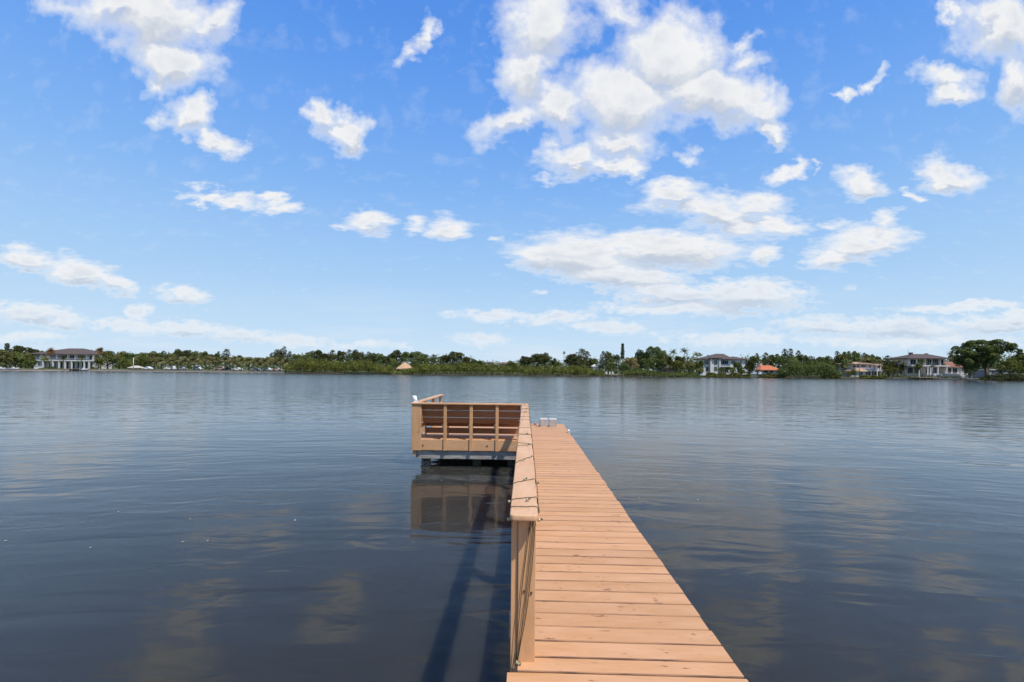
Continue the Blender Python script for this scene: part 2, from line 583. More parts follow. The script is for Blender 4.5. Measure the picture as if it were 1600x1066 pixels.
def water_mat():
    m = bpy.data.materials.new('water')
    m.use_nodes = True
    nt = m.node_tree
    g = G(nt)
    b = nt.nodes['Principled BSDF']
    pos = g.n('ShaderNodeNewGeometry').outputs['Position']
    murk = g.noise(g.mapping(pos, sc=(.5, 1, 1)), .12, 3, .5)
    c = g.mix(g.rng(murk, .35, .65), (.031, .031, .026, 1), (.037, .036, .030, 1))
    nt.links.new(c, b.inputs['Base Color'])
    b.inputs['Roughness'].default_value = .085
    b.inputs['IOR'].default_value = 1.31
    b.inputs['Specular IOR Level'].default_value = .34
    b.inputs['Subsurface Weight'].default_value = 1.0
    b.inputs['Subsurface Radius'].default_value = (1.0, .9, .7)
    b.inputs['Subsurface Scale'].default_value = 1.1
    # gentle wind ripples: long crests lying across the view, finer chop in patches
    # (the wind sends them out in wide arcs)
    sp = g.n('ShaderNodeSeparateXYZ')
    g.put(sp.inputs[0], pos)
    xx = g.math('MULTIPLY', g.math('MULTIPLY', sp.outputs[0], sp.outputs[0]), .30)
    yy = g.math('MULTIPLY', g.math('ADD', sp.outputs[1], 6.0), g.math('ADD', sp.outputs[1], 6.0))
    rr_ = g.math('SQRT', g.math('ADD', xx, yy))
    ac = g.n('ShaderNodeCombineXYZ')
    g.put(ac.inputs[0], sp.outputs[0])
    g.put(ac.inputs[1], rr_)
    arc = ac.outputs[0]
    a1 = g.noise(g.mapping(arc, rot=(0, 0, .10), sc=(.20, .80, 1)), 1.0, 2, .4, .8)
    a2 = g.noise(g.mapping(arc, rot=(0, 0, -.16), sc=(.8, 2.3, 1)), 1.0, 2, .45, .8)
    a3 = g.noise(g.mapping(arc, rot=(0, 0, .1), sc=(2.6, 5.5, 1)), 1.0, 3, .5, .5)
    patch = g.noise(g.mapping(pos, sc=(.35, 1, 1)), .045, 3, .55)
    ds = g.n('ShaderNodeVectorMath', operation='LENGTH')
    g.put(ds.inputs[0], pos)
    far = g.rng(ds.outputs['Value'], 8, 70, .45, 1.7)
    # ripples too small to tell apart from afar
    g.put(b.inputs['Roughness'], g.rng(ds.outputs['Value'], 10, 80, .055, .15))
    ph = g.rng(patch, .35, .65, .35, 1.0)
    h = g.math('MULTIPLY', a1, .050)
    h = g.math('ADD', h, g.math('MULTIPLY', a2, .024))
    h = g.math('ADD', h, g.math('MULTIPLY', g.math('MULTIPLY', a3, ph), .0050))
    h = g.math('MULTIPLY', h, far)
    bp = g.n('ShaderNodeBump')
    bp.inputs['Strength'].default_value = 1.0
    bp.inputs['Distance'].default_value = 1.0
    g.put(bp.inputs['Height'], h)
    nt.links.new(bp.outputs[0], b.inputs['Normal'])
    return m


bm = bmesh.new()
q = [bm.verts.new(c) for c in ((-3000, -80, 0), (3000, -80, 0), (3000, 1200, 0), (-3000, 1200, 0))]
bm.faces.new(q)
tag(obj('water', bm, water_mat()), kind='structure')

# bay bed
bm = bmesh.new()
q = [bm.verts.new(c) for c in ((-3000, -80, -1.6), (3000, -80, -1.6), (3000, 1200, -1.6), (-3000, 1200, -1.6))]
bm.faces.new(q)
tag(obj('seabed', bm, mat('mud', (.08, .07, .05), .95, .1)), kind='structure')

GRASS = mat('lawn', (.09, .11, .04), .95, .1, .3, .15, col2=(.16, .14, .075))
SAND = mat('bank', (.06, .052, .035), .95, .1, .25, .6, col2=(.09, .08, .05))
GZ = .75
bm = bmesh.new()
rows = []
for px in list(range(-1500, 3001, 50)):
    d0 = shore_d(px)
    row = []
    for dd, z in ((-2.5, -.9), (0, .12), (2.2, .55), (6, GZ), (60, GZ + .2), (400, GZ + 1), (3500, GZ + 1)):
        jit = 0 if dd > 50 else 1.2 * math.sin(px * .13) * math.sin(px * .031)
        x, y = at(px, d0 + dd + jit)
        row.append(bm.verts.new((x, y, z)))
    rows.append(row)
for a, b in zip(rows[:-1], rows[1:]):
    for k in range(len(a) - 1):
        f = bm.faces.new((a[k], b[k], b[k + 1], a[k + 1]))
        f.material_index = 0 if k >= 2 else 1
        f.smooth = True
o = obj('far_bank', bm)
o.data.materials.append(GRASS)
o.data.materials.append(SAND)
tag(o, kind='structure')

# ------------------------------------------------------------------ the dock
DECK = .72
rnd = random.Random(4)
dock = thing('wooden_dock', 'tan painted plank walkway over the water ending in a side platform', 'dock', (0.6, -1.0, 0))


def dk(name, me, m, loc=(0, 0, 0), parent=dock):
    """child of the dock given in world coordinates"""
    o = obj(name, me, m, parent)
    base = Vector(parent.location) if parent.parent is None else Vector((0, 0, 0))
    o.location = Vector(loc) - base
    return o


def plank_mesh(L, wdt, t=.038, seed=0, axis=0):
    """board with worn, slightly uneven edges, origin at its near left top corner"""
    r = random.Random(seed)
    bm = bmesh.new()
    n = 6
    rings = []
    for i in range(n + 1):
        s = L * i / n
        e0 = r.uniform(-.0016, .0016)
        e1 = r.uniform(-.0016, .0016)
        c = .0055
        prof = [(e0, -t), (e0, -c), (e0 + c, 0), (wdt + e1 - c, 0), (wdt + e1, -c), (wdt + e1, -t)]
        rings.append([bm.verts.new((s, a, z) if axis == 0 else (a, s, z)) for a, z in prof])
    for a, b in zip(rings[:-1], rings[1:]):
        for k in range(6):
            bm.faces.new((a[k], a[(k + 1) % 6], b[(k + 1) % 6], b[k]))
    bm.faces.new(rings[0])
    bm.faces.new(rings[-1][::-1])
    bmesh.ops.recalc_face_normals(bm, faces=bm.faces[:])
    m = bpy.data.meshes.new('plank')
    bm.to_mesh(m)
    bm.free()
    return m


EDGE_R = 1.375
PM = {}


def deck_plank(x0, x1, y0, y1):
    wv = round(y1 - y0 - rnd.choice((.009, .012, .015)), 3)
    L = round(x1 - x0, 2)
    k = (wv, L, rnd.randrange(5))
    if k not in PM:
        PM[k] = plank_mesh(L, wv, seed=hash(k) % 999)
        PM[k].materials.append(W_DECK)
    o = dk('plank', PM[k], None, (x0 + rnd.uniform(-.006, .006), y0 + rnd.uniform(-.001, .0015), DECK + rnd.uniform(-.0022, .0015)))
    o.rotation_euler = (rnd.uniform(-.004, .004), rnd.uniform(-.0012, .0012), rnd.uniform(-.0013, .0013))


ys = []
y = 2.87
while y > -1.0:
    ys.append(y)
    y -= .1825
ys = ys[::-1]
for a, b in zip(ys[:-1], ys[1:]):
    deck_plank(-.100, EDGE_R, a, b)
deck_plank(-.036, EDGE_R, 2.87, 3.02)
y = 3.02
while y < 15.95:
    deck_plank(-.036 if y < 12 else -.03, EDGE_R - max(0, (y - 3)) * .003, y, y + .1825)
    y += .1825
y = 12.06
while y < 15.9:
    deck_plank(-2.93, -.045, y, y + .1825)
    y += .1825

# frame below the planks
for x in (-.03, .64, 1.30):
    dk('stringer', bev_box(-.019, .019, 0, 17.0 - .1, -.2, 0, .003), W_Y, (x, -1.0, DECK - .040))
for x in (-2.90, -2.0, -1.1):
    dk('stringer', bev_box(-.019, .019, 0, 3.85, -.2, 0, .003), W_Y, (x, 12.06, DECK - .040))
for y in (.9, 4.0, 7.2, 10.2):
    dk('cross_beam_or_filler', bev_box(-.12, 1.42, -.045, .045, -.2, 0, .004), GREYWOOD, (0, y, DECK - .244))
for y in (.9, 4.0, 7.2, 10.2, 13.0, 15.7):
    for x in (.05, 1.22):
        dk('piling', tube([(0, 0, -1.7), (0, 0, .0)], [.13, .12], 12), PILE, (x, y + .17, DECK - .1))

# platform face, beam and pilings, plus dark boards added for shade
dk('fascia_board', bev_box(-2.80, -.09, 0, .038, .45, .735, .004), W_X, (0, 12.0, 0))
dk('fascia_board', bev_box(-.019, .019, 0, 3.85, .45, .735, .004), W_Y, (-2.952, 12.08, 0))
dk('cross_beam_or_filler', bev_box(-2.90, .0, 0, .09, .215, .447, .006), GREYWOOD, (0, 12.062, 0))
dk('cross_beam_or_filler', bev_box(-2.90, 1.35, 0, .09, .215, .447, .006), GREYWOOD, (0, 15.4, 0))
dk('cross_beam_or_filler', bev_box(-2.60, 1.30, 0, .07, -.05, .20, .006), PILE, (0, 15.3, 0))  # added dark board, blacks out the bright gap under the platform's rear
dk('cross_beam_or_filler', bev_box(-2.42, 1.30, 0, .07, -.08, .42, .006), PILE, (0, 13.0, 0))  # added dark board standing in for the shade beneath the platform
for (x, y) in ((-2.68, 12.3), (-1.3, 12.4), (-.35, 12.4), (-2.68, 15.6), (-1.3, 15.6)):
    dk('piling', tube([(0, 0, -1.7), (0, 0, -.9), (0, 0, .0)], [.125, .12, .12], 14), PILE, (x, y, .50 if y > 15 or x > -2 else .44))
bmb = bmesh.new()
rr = random.Random(3)
for i in range(60):
    a = rr.uniform(0, 2 * PI)
    z = -.02 + abs(rr.gauss(0, .09))
    mtx = Matrix.Translation((math.cos(a) * .125, math.sin(a) * .125, z)) @ Matrix.Rotation(rr.uniform(0, 3), 4, 'X')
    bmesh.ops.create_cone(bmb, cap_ends=True, segments=5, radius1=rr.uniform(.012, .03), radius2=.006, depth=rr.uniform(.02, .04), matrix=mtx)
o = dk('barnacles', bmb, BARN, (-2.68, 12.3, 0))
o['kind'] = 'stuff'

# posts of the platform rail
for x, w in ((-2.11, .082), (-1.42, .084), (-.735, .08)):
    dk('rail_post', bev_box(-w / 2, w / 2, -.038, -.001, .447, 1.665, .004), W_Z, (x, 12.0, 0))
dk('corner_board', bev_box(-3.0, -2.79, -.038, -.001, .447, 1.665, .004), W_Z, (0, 12.0, 0))
dk('rail_post', bev_box(-2.787, -2.745, -.030, -.001, .447, 1.665, .003), W_Z, (0, 12.0, 0))
dk('rail_post', bev_box(-.045, .045, -.045, .045, .30, 1.665, .004), W_Z, (-2.955 + .02, 12.06 + .0, 0))
dk('rail_post', bev_box(-.105, -.02, 0, .09, .30, 1.665, .004), W_Z, (0, 12.041, 0))
for y in (13.35, 14.65, 15.9):
    dk('rail_post', bev_box(-.045, .045, -.045, .045, .40, 1.665, .004), W_Z, (-2.975, y, 0))


def cap_mesh(x0, x1, y0, y1, z0, z1, rc=.03, b=.009):
    """flat handrail board with rounded corners and eased edges"""
    bm = bmesh.new()
    pts = []
    for (cx, cy, a0) in ((x1 - rc, y0 + rc, -90), (x1 - rc, y1 - rc, 0), (x0 + rc, y1 - rc, 90), (x0 + rc, y0 + rc, 180)):
        for k in range(5):
            a = math.radians(a0 + k * 22.5)
            pts.append((cx + rc * math.cos(a), cy + rc * math.sin(a)))
    lo = [bm.verts.new((x, y, z0)) for x, y in pts]
    hi = [bm.verts.new((x, y, z1)) for x, y in pts]
    n = len(pts)
    bm.faces.new(lo[::-1])
    bm.faces.new(hi)
    for k in range(n):
        bm.faces.new((lo[k], lo[(k + 1) % n], hi[(k + 1) % n], hi[k]))
    ed = [e for e in bm.edges if abs(e.verts[0].co.z - e.verts[1].co.z) < 1e-6]
    bmesh.ops.bevel(bm, geom=ed, offset=b, segments=3, profile=.5, affect='EDGES')
    for f in bm.faces:
        f.smooth = abs(f.normal.z) < .99
    return bm


CAPT = 1.71
for (y0, y1) in ((2.84, 7.29), (7.294, 11.925)):
    dk('rail_cap', cap_mesh(-.09, .088, y0, y1, CAPT - .040, CAPT, .03 if y0 < 3 else .004), W_Y)
dk('rail_cap', cap_mesh(-3.02, .088, 11.93, 12.10, CAPT - .042, CAPT, .006), W_X)
dk('rail_cap', cap_mesh(-3.03, -2.87, 12.104, 16.0, CAPT - .042, CAPT, .006), W_Y)

# posts of the walkway rail with their outer boards
for i, y in enumerate((2.955, 5.2, 7.3, 9.6)):
    dk('rail_post', bev_box(-.037, .078, 0, .10, -.26, .948, .004), W_Z, (0, y, DECK))
    dk('post_board', bev_box(-.082, -.0385, .02, .13, -.26, .948, .003), W_Z, (0, y, DECK))
# bolts on the nearest post
for (x, z) in ((.005, .46), (.052, .45)):
    bmb = bmesh.new()
    bmesh.ops.create_cone(bmb, cap_ends=True, segments=8, radius1=.009, radius2=.006, depth=.008, matrix=Matrix.Rotation(PI / 2, 4, 'X'))
    dk('bolt', bmb, SCREW, (x, 2.951, DECK + z))
for (x, z) in ((-2.70, .58), (-.99, .585)):
    bmb = bmesh.new()
    bmesh.ops.create_cone(bmb, cap_ends=True, segments=8, radius1=.022, radius2=.014, depth=.02, matrix=Matrix.Rotation(PI / 2, 4, 'X'))
    dk('bolt', bmb, SCREW, (x, 11.99, z))

# ------------------------------------------------------------------ the bench on the platform
bench = thing('wooden_bench', 'built-in bench with slanted slat backrest facing away, along the platform rail', 'bench', (-1.45, 12.6, DECK))
BX0, BX1 = -2.78, -.12


def bslat(name, x0, x1, c, w, t, ang, m):
    """board along X whose section is w x t, centred at c=(y, z), tilted by ang"""
    bm = bev_box(0, x1 - x0, -t / 2, t / 2, -w / 2, w / 2, .004)
    o = obj(name, bm, m, bench)
    o.location = Vector((x0, c[0], c[1])) - bench.location
    o.rotation_euler = (ang, 0, 0)
    return o


tilt = math.atan2(.24, .48)
top = Vector((12.10, 1.655))
dirv = Vector((math.sin(tilt), -math.cos(tilt)))
s = 0.0
for w in (.165, .208, .172):
    c = top + dirv * (s + w / 2)
    o = bslat('back_slat', BX0, BX1, c, w, .02, tilt, W_D)
    o.rotation_euler = (tilt, 0.0 if s == 0 else random.Random(int(w * 1000 + s * 99)).uniform(-.0012, .0012), 0)
    s += w + .017
for i in range(4):
    bslat('seat_slat', BX0, BX1, (12.42 + i * .135, 1.155), .036, .127, 0, W_X)
bslat('apron_board', -2.84, BX1, (12.885, 1.055), .145, .03, 0, W_D)
bslat('apron_board', -2.84, BX1, (12.885, .862), .155, .03, 0, W_D)
for x in (-2.11, -1.42, -.735, -2.748):
    # brace bolted to the rail post, carrying the seat, and the leg under its far end
    o = obj('seat_brace', bev_box(-.038, 0, 0, .86, 0, .11, .004), W_Y, bench)
    o.location = Vector((x - .045, 12.0, 1.022)) - bench.location
    o = obj('leg', bev_box(-.038, 0, 0, .085, 0, .29, .003), W_Z, bench)
    o.location = Vector((x - .045, 12.78, DECK + .002)) - bench.location
    bm = bmesh.new()
    box(bm, -.038, 0, -.03, .03, -.25, .25)
    o = obj('back_support', bm, W_Z, bench)
    o.location = Vector((x - .045, 12.265, 1.40)) - bench.location
    o.rotation_euler = (tilt, 0, 0)

# ------------------------------------------------------------------ string lights round the handrail
lights = thing('string_lights', 'thin dark fairy light cord wound round the dock handrail', 'string lights', (0, 2.9, CAPT))


def lk(name, me, m):
    o = obj(name, me, m, lights)
    o.location = -Vector(lights.location)
    return o


XL, XR = -.094, .092
ZT, ZB = CAPT + .004, CAPT - .046
turns = [(3.00, 3.01), (3.17, 3.24), (3.62, 3.78), (4.42, 4.78), (5.38, 5.48), (5.62, 5.52), (6.28, 6.36), (6.42, 6.34), (7.05, 7.10), (8.15, 8.20), (8.7, 8.75),
         (9.5, 9.62), (9.75, 9.72), (10.2, 10.5), (10.55, 10.45), (11.2, 11.3), (11.6, 11.75)]
pts = []
rr = random.Random(8)
for i, (ya, yb) in enumerate(turns):
    pts += [(XL, ya, ZB), (XL, ya, ZT - .012), (XL + .012, ya, ZT)]
    n = 5
    for k in range(1, n):
        t = k / n
        pts.append((XL + (XR - XL) * t, ya + (yb - ya) * t + rr.uniform(-.014, .014) * min(1.0, ya / 6), ZT + rr.uniform(0, .003)))
    pts += [(XR - .01, yb, ZT), (XR, yb, ZT - .012), (XR + .002, yb + .01, ZB)]
    if i + 1 < len(turns):
        yn = turns[i + 1][0]
        mid = (yb + yn) / 2
        drop = rr.uniform(.0, .03)
        pts += [(XR - .004, yb + (mid - yb) * .5, ZB - drop), (0, mid, ZB - .004)]
lk('cord', tube(pts, .0027, 5), WIRE)
# lengthwise run hanging at the right edge
pts = []
y = 2.95
while y < 11.8:
    pts.append((XR + .004 + rr.uniform(0, .004), y, ZT - .02 + rr.uniform(-.012, .006)))
    y += .22
lk('cord', tube(pts, .0030, 5), WIRE)
# strands running down the near post to the deck
P0 = Vector((-.030, 2.93, DECK + .02))
for (tx, bx, bz, kx) in ((.045, -.045, .02, -.01), (.062, -.032, .05, .006), (.074, -.04, .0, .02)):
    a = Vector((tx, 2.935, ZB))
    b = Vector((bx, 2.932, DECK + bz - .02))
    pts = []
    for k in range(13):
        t = k / 12
        p = a.lerp(b, t)
        p.x += math.sin(t * PI) * kx + rr.uniform(-.0015, .0015)
        p.y = 2.944 + rr.uniform(-.002, .002)
        pts.append(p)
    lk('cord', tube(pts, .0027, 5), WIRE)


def bulb(x, y, z, up=True):
    bm = bmesh.new()
    bmesh.ops.create_uvsphere(bm, u_segments=10, v_segments=7, radius=.0105)
    for f in bm.faces:
        f.smooth = True
    o = obj('bulb', bm, BULB, lights)
    o.location = Vector((x, y, z)) - lights.location
    o2 = obj('socket', tube([(0, 0, 0), (.013, .006, .006)], [.006, .0075], 8), BRASS, o)
    o2.location = (.008, .003, 0)


for (x, y, z) in ((.02, 3.13, ZT + .012), (.0, 3.72, ZT + .01), (-.02, 4.50, ZT + .012), (.055, 4.66, ZT + .012), (.03, 5.42, ZT + .011), (-.105, 3.18, ZT - .02),
                  (-.102, 2.96, ZB - .02), (.098, 2.95, ZB - .02), (-.108, 5.5, ZT - .03), (.098, 3.78, ZT - .04), (-.10, 6.4, ZT - .02), (.02, 6.33, ZT + .012),
                  (-.104, 8.2, ZT - .02), (.0, 9.6, ZT + .012), (.03, 10.4, ZT + .012), (-.105, 7.2, ZT - .02), (-.02, 11.3, ZT + .012), (.099, 7.6, ZT - .03)):
    bulb(x, y, z)
bm = bmesh.new()
for i in range(7):
    tube_into(bm, [(rr.uniform(-.02, .02), rr.uniform(-.02, .02), rr.uniform(0, .02)) for _ in range(4)], .0035, 5)
o = obj('cord_bundle', bm, BULB, lights)
o.location = Vector((-.028, 2.925, DECK + .006)) - lights.location

# ------------------------------------------------------------------ blocks and small things on the dock


def block(x, y, rz, label):
    t = thing('concrete_block', label, 'concrete block', (x, y, DECK + .001), rz, 'concrete blocks at the dock end')
    bm = bmesh.new()
    w, L, h = .245, .40, .225
    # shell with two cores open at the top, laid with the long side along the dock
    box(bm, -w / 2, w / 2, 0, .035, 0, h)
    box(bm, -w / 2, w / 2, L - .035, L, 0, h)
    box(bm, -w / 2, w / 2, L / 2 - .018, L / 2 + .018, 0, h - .001)
    box(bm, -w / 2, -w / 2 + .035, .035, L - .035, .001, h - .0015)
    box(bm, w / 2 - .035, w / 2, .035, L - .035, .001, h - .0015)
    obj('block_shell', bm, CONC, t)
    obj('cap_slab', bev_box(-w / 2 - .004, w / 2 + .004, -.004, L + .004, h + .0005, h + .022, .004), mat('slab_' + label[:6], (.5, .48, .45), .85, .2, .1, 8), t)


block(.635, 15.12, .03, 'left one of the two pale concrete blocks at the dock end')
block(.93, 15.10, -.02, 'right one of the two pale concrete blocks at the dock end')
t = tag(obj('stone', bev_box(-.05, .05, -.04, .05, 0, .07, .015, 2), mat('pink_stone', (.5, .34, .28), .9, .2, .2, 20)),
        'small pinkish stone lying left of the two concrete blocks', 'stone')
t.location = (.42, 15.2, DECK + .001)
t = tag(obj('stone', bev_box(-.05, .05, -.05, .05, 0, .09, .02, 2), mat('grey_stone', (.33, .29, .27), .9, .2, .2, 20)),
        'small grey stone just behind the pinkish one, by the handrail end', 'stone')
t.location = (.36, 15.55, DECK + .001)
# white mooring cleat on the right edge
cl = thing('dock_cleat', 'small white rounded cleat on the right edge of the dock', 'cleat', (1.315, 13.75, DECK + .001))
bm = tube([(0, -.075, .055), (0, -.04, .068), (0, .04, .068), (0, .075, .055)], [.022, .034, .034, .022], 10)
obj('horn', bm, WPLAS, cl)
obj('base', boxes([(-.03, .03, -.05, -.015, 0, .05), (-.03, .03, .015, .05, 0, .05)], .006), WPLAS, cl)
# white pipe stub at the outer platform corner
rp = thing('rod_holder', 'white plastic tube rod holder at the outer corner of the platform rail', 'rod holder', (-2.93, 12.15, CAPT))
bm = bmesh.new()
n = 16
R1, R0 = .052, .044
ringz = []
for (r_, z_) in ((R1, 0.0), (R1, .17), (R0, .17), (R0, .02)):
    ringz.append([bm.verts.new((r_ * math.cos(2 * PI * k / n) + (-z_ * .28), r_ * math.sin(2 * PI * k / n), z_)) for k in range(n)])
for a, b in zip(ringz[:-1], ringz[1:]):
    for k in range(n):
        f = bm.faces.new((a[k], a[(k + 1) % n], b[(k + 1) % n], b[k]))
        f.smooth = True
bm.faces.new(ringz[-1])
bm.faces.new(ringz[0][::-1])
obj('tube', bm, WPLAS, rp)
obj('bracket', boxes([(-.06, .06, -.065, -.02, 0, .012), (-.06, .06, .02, .065, 0, .012)]), WPLAS, rp)

# ------------------------------------------------------------------ leaves floating on the water
fl = [(465, 813, 0, 'small white leaf afloat left of the platform reflection'), (291, 847, 1, 'pale leaf afloat, largest speck on the left water'),
      (327, 846, 1, 'tiny pale leaf afloat just right of the largest speck'), (187, 800, 1, 'pinkish leaf afloat farthest left of the near specks'),
      (298, 812, 1, 'tan leaf afloat above the largest speck'), (761, 767, 0, 'yellowish leaf afloat on the platform reflection'),
      (12, 845, 1, 'tan leaf afloat near the left edge of the view'), (1000, 779, 1, 'pale leaf afloat near the right side of the dock'),
      (1093, 781, 1, 'reddish leaf afloat right of the dock'), (693, 751, 0, 'cream leaf afloat at the shaded water below the fascia'),
      (142, 857, 1, 'brown leaf afloat low on the left water')]
for (px, py, k, lab) in fl:
    d = F * CAMH / (py - hz(px))
    x, y = at(px, d)
    bm = bmesh.new()
    L, Wd = rr.uniform(.03, .05), rr.uniform(.010, .017)
    prof = [(0, 0), (.2, .75), (.5, 1), (.8, .6), (1, 0)]
    rt = [bm.verts.new((a * L, b * Wd, .002 + .006 * b)) for a, b in prof]
    lt = [bm.verts.new((a * L, -b * Wd, .002 + .006 * b)) for a, b in prof[1:-1]]
    md = [bm.verts.new((a * L, 0, .002)) for a, b in prof[1:-1]]
    ctr = [rt[0]] + md + [rt[-1]]
    for i in range(4):
        for side in (rt, [rt[0]] + lt + [rt[-1]]):
            q = []
            for vtx in (ctr[i], ctr[i + 1], side[i + 1], side[i]):
                if vtx not in q:
                    q.append(vtx)
            if len(q) >= 3:
                bm.faces.new(q)
    o = tag(obj('floating_leaf', bm, LEAFD if k else LEAFW), lab, 'leaf')
    o.location = (x, y, .004)
    o.rotation_euler = (0, 0, rr.uniform(0, 6))
#PART2
# ------------------------------------------------------------------ vegetation builders


def leaves_mesh(name, blobs, n, leaf, seed, mat_, under=.35, flat=0.0):
    """many small leaf-sprays spread over and inside a set of ellipsoids (x,y,z,rx,ry,rz)"""
    r = np.random.RandomState(seed)
    B = np.array(blobs, float)
    area = (B[:, 3] * B[:, 5] + B[:, 3] * B[:, 4] + B[:, 4] * B[:, 5])
    idx = r.choice(len(B), n, p=area / area.sum())
    d = r.normal(size=(n, 3))
    d /= np.linalg.norm(d, axis=1)[:, None]
    low = (d[:, 2] < -.25) & (r.rand(n) > under)
    d[low, 2] *= -1
    rad = r.uniform(.55, 1.0, n) ** .5 * r.uniform(.92, 1.1, n)
    C = B[idx, :3] + d * B[idx, 3:] * rad[:, None]
    nrm = d + r.normal(scale=.55, size=(n, 3)) + np.array([0, 0, .25])
    nrm /= np.linalg.norm(nrm, axis=1)[:, None]
    t = np.cross(nrm, r.normal(size=(n, 3)))
    t /= np.linalg.norm(t, axis=1)[:, None]
    b = np.cross(nrm, t)
    s = leaf * r.uniform(.5, 1.25, n)[:, None]
    a = r.uniform(.55, 1.0, n)[:, None]
    V = np.empty((n, 4, 3))
    V[:, 0] = C - t * s
    V[:, 1] = C - b * s * a * .6 + nrm * s * .12
    V[:, 2] = C + t * s * .9
    V[:, 3] = C + b * s * a * .6 + nrm * s * .12
    me = bpy.data.meshes.new(name)
    me.vertices.add(n * 4)
    me.vertices.foreach_set('co', V.reshape(-1))
    me.loops.add(n * 4)
    me.loops.foreach_set('vertex_index', np.arange(n * 4, dtype=np.int32))
    me.polygons.add(n)
    me.polygons.foreach_set('loop_start', np.arange(0, n * 4, 4, dtype=np.int32))
    me.polygons.foreach_set('loop_total', np.full(n, 4, dtype=np.int32))
    me.update()
    me.materials.append(mat_)
    return me


TREES = []          # (name, px, description, empty)


def oak_blobs(w, h, r, zb):
    bl = [(0, 0, zb + h * .45, w * .70, w * .62, h * .42)]
    for i in range(13):
        a = r.uniform(0, 2 * PI)
        e = r.uniform(-.1, 1.25)
        q = r.uniform(.17, .34)
        bl.append((math.cos(a) * math.cos(e) * w * .74, math.sin(a) * math.cos(e) * w * .66, zb + h * (.45 + .42 * math.sin(e)),
                   w * q * 1.15, w * q, h * q * .62))
    zt = max(b[2] + b[5] for b in bl)
    k = (zb + h) - zt
    return [(b[0], b[1], b[2] + k * max(0, (b[2] - zb) / h), b[3], b[4], b[5]) for b in bl]


def pine_blobs(w, h, r, zb):
    bl = []
    for i in range(12):
        t = (i + .5) / 12
        a = i * 2.4 + r.uniform(-.4, .4)
        ww = w * (.85 - .45 * t)
        bl.append((math.cos(a) * ww * .8, math.sin(a) * ww * .6, zb + h * (.12 + .80 * t), w * r.uniform(.28, .42), w * .34, h * r.uniform(.10, .16)))
    bl.append((0, 0, zb + h * .94, w * .28, w * .26, h * .08))
    bl.append((0, 0, zb + h * .36, w * .66, w * .55, h * .34))
    return bl


def tree(px, top, hw, bot, kind, m, dd=12, desc=None):
    d = shore_d(px) + dd
    x, y = at(px, d)
    if kind in ('oak', 'pine'):
        bot = min(bot + 6, 584)
    zt, zb = zz(px, top, d), zz(px, bot, d)
    w = hw / F * d * (1.12 if kind == 'oak' else 1)
    r = random.Random(int(px * 7 + top * 13))
    g0 = GZ - .1
    h = max(zt - zb, .8)
    name = {'oak': 'broadleaf_tree', 'pine': 'pine_tree', 'cone': 'conifer', 'bush': 'shrub'}[kind]
    t = thing(name, 'tree', 'tree' if kind != 'bush' else 'shrub', (x, y, g0), YAW)
    t['group'] = {'oak': 'broadleaf trees along the far shore', 'pine': 'airy pines on the far skyline', 'cone': 'conifers on the far skyline', 'bush': 'shrubs on the far bank'}[kind]
    zb -= g0
    seed = int(px * 31 + top * 7) % 100000
    if kind in ('oak', 'bush'):
        if kind == 'bush':
            zb = max(zb, 0)
        bl = oak_blobs(w, h, r, zb)
        n = int(min(3600, 300 + w * (h + w * .5) * 48))
        leaf = .30 if kind == 'bush' else .36
    elif kind == 'pine':
        bl = pine_blobs(w, h, r, zb)
        n = int(400 + w * h * 34)
        leaf = .30
    else:
        bl = []
        k = 9
        for i in range(k):
            q = (i + .5) / k
            bl.append((r.uniform(-.1, .1) * w, 0, zb + h * q, w * (.95 - .35 * q) * r.uniform(.85, 1.1), w * .7, h * .085))
        n = 1500
        leaf = .34
    obj('crown', leaves_mesh('crown', bl, n, leaf, seed, m), None, t)
    tr = max(.1, min(.38, w * .07))
    bm = bmesh.new()
    lean = r.uniform(-.3, .3)
    cz = zb + h * .5
    tube_into(bm, [(0, 0, -.3), (lean * .3, 0, cz * .45), (lean, 0, cz), (lean * .8, 0, zb + h * .88)], [tr * 1.2, tr, tr * .75, tr * .25], 6)
    for b in bl[1:8]:
        s0 = (lean * .7, 0, max(.4, zb * .75 + (b[2] - zb) * .3))
        tube_into(bm, [s0, ((s0[0] + b[0]) / 2, b[1] / 2, (s0[2] + b[2]) / 2 + .1), (b[0] * .95, b[1] * .95, b[2])], [tr * .5, tr * .35, tr * .12], 5)
    obj('trunk', bm, BARK, t)
    TREES.append([t, px, desc, top])
    return t


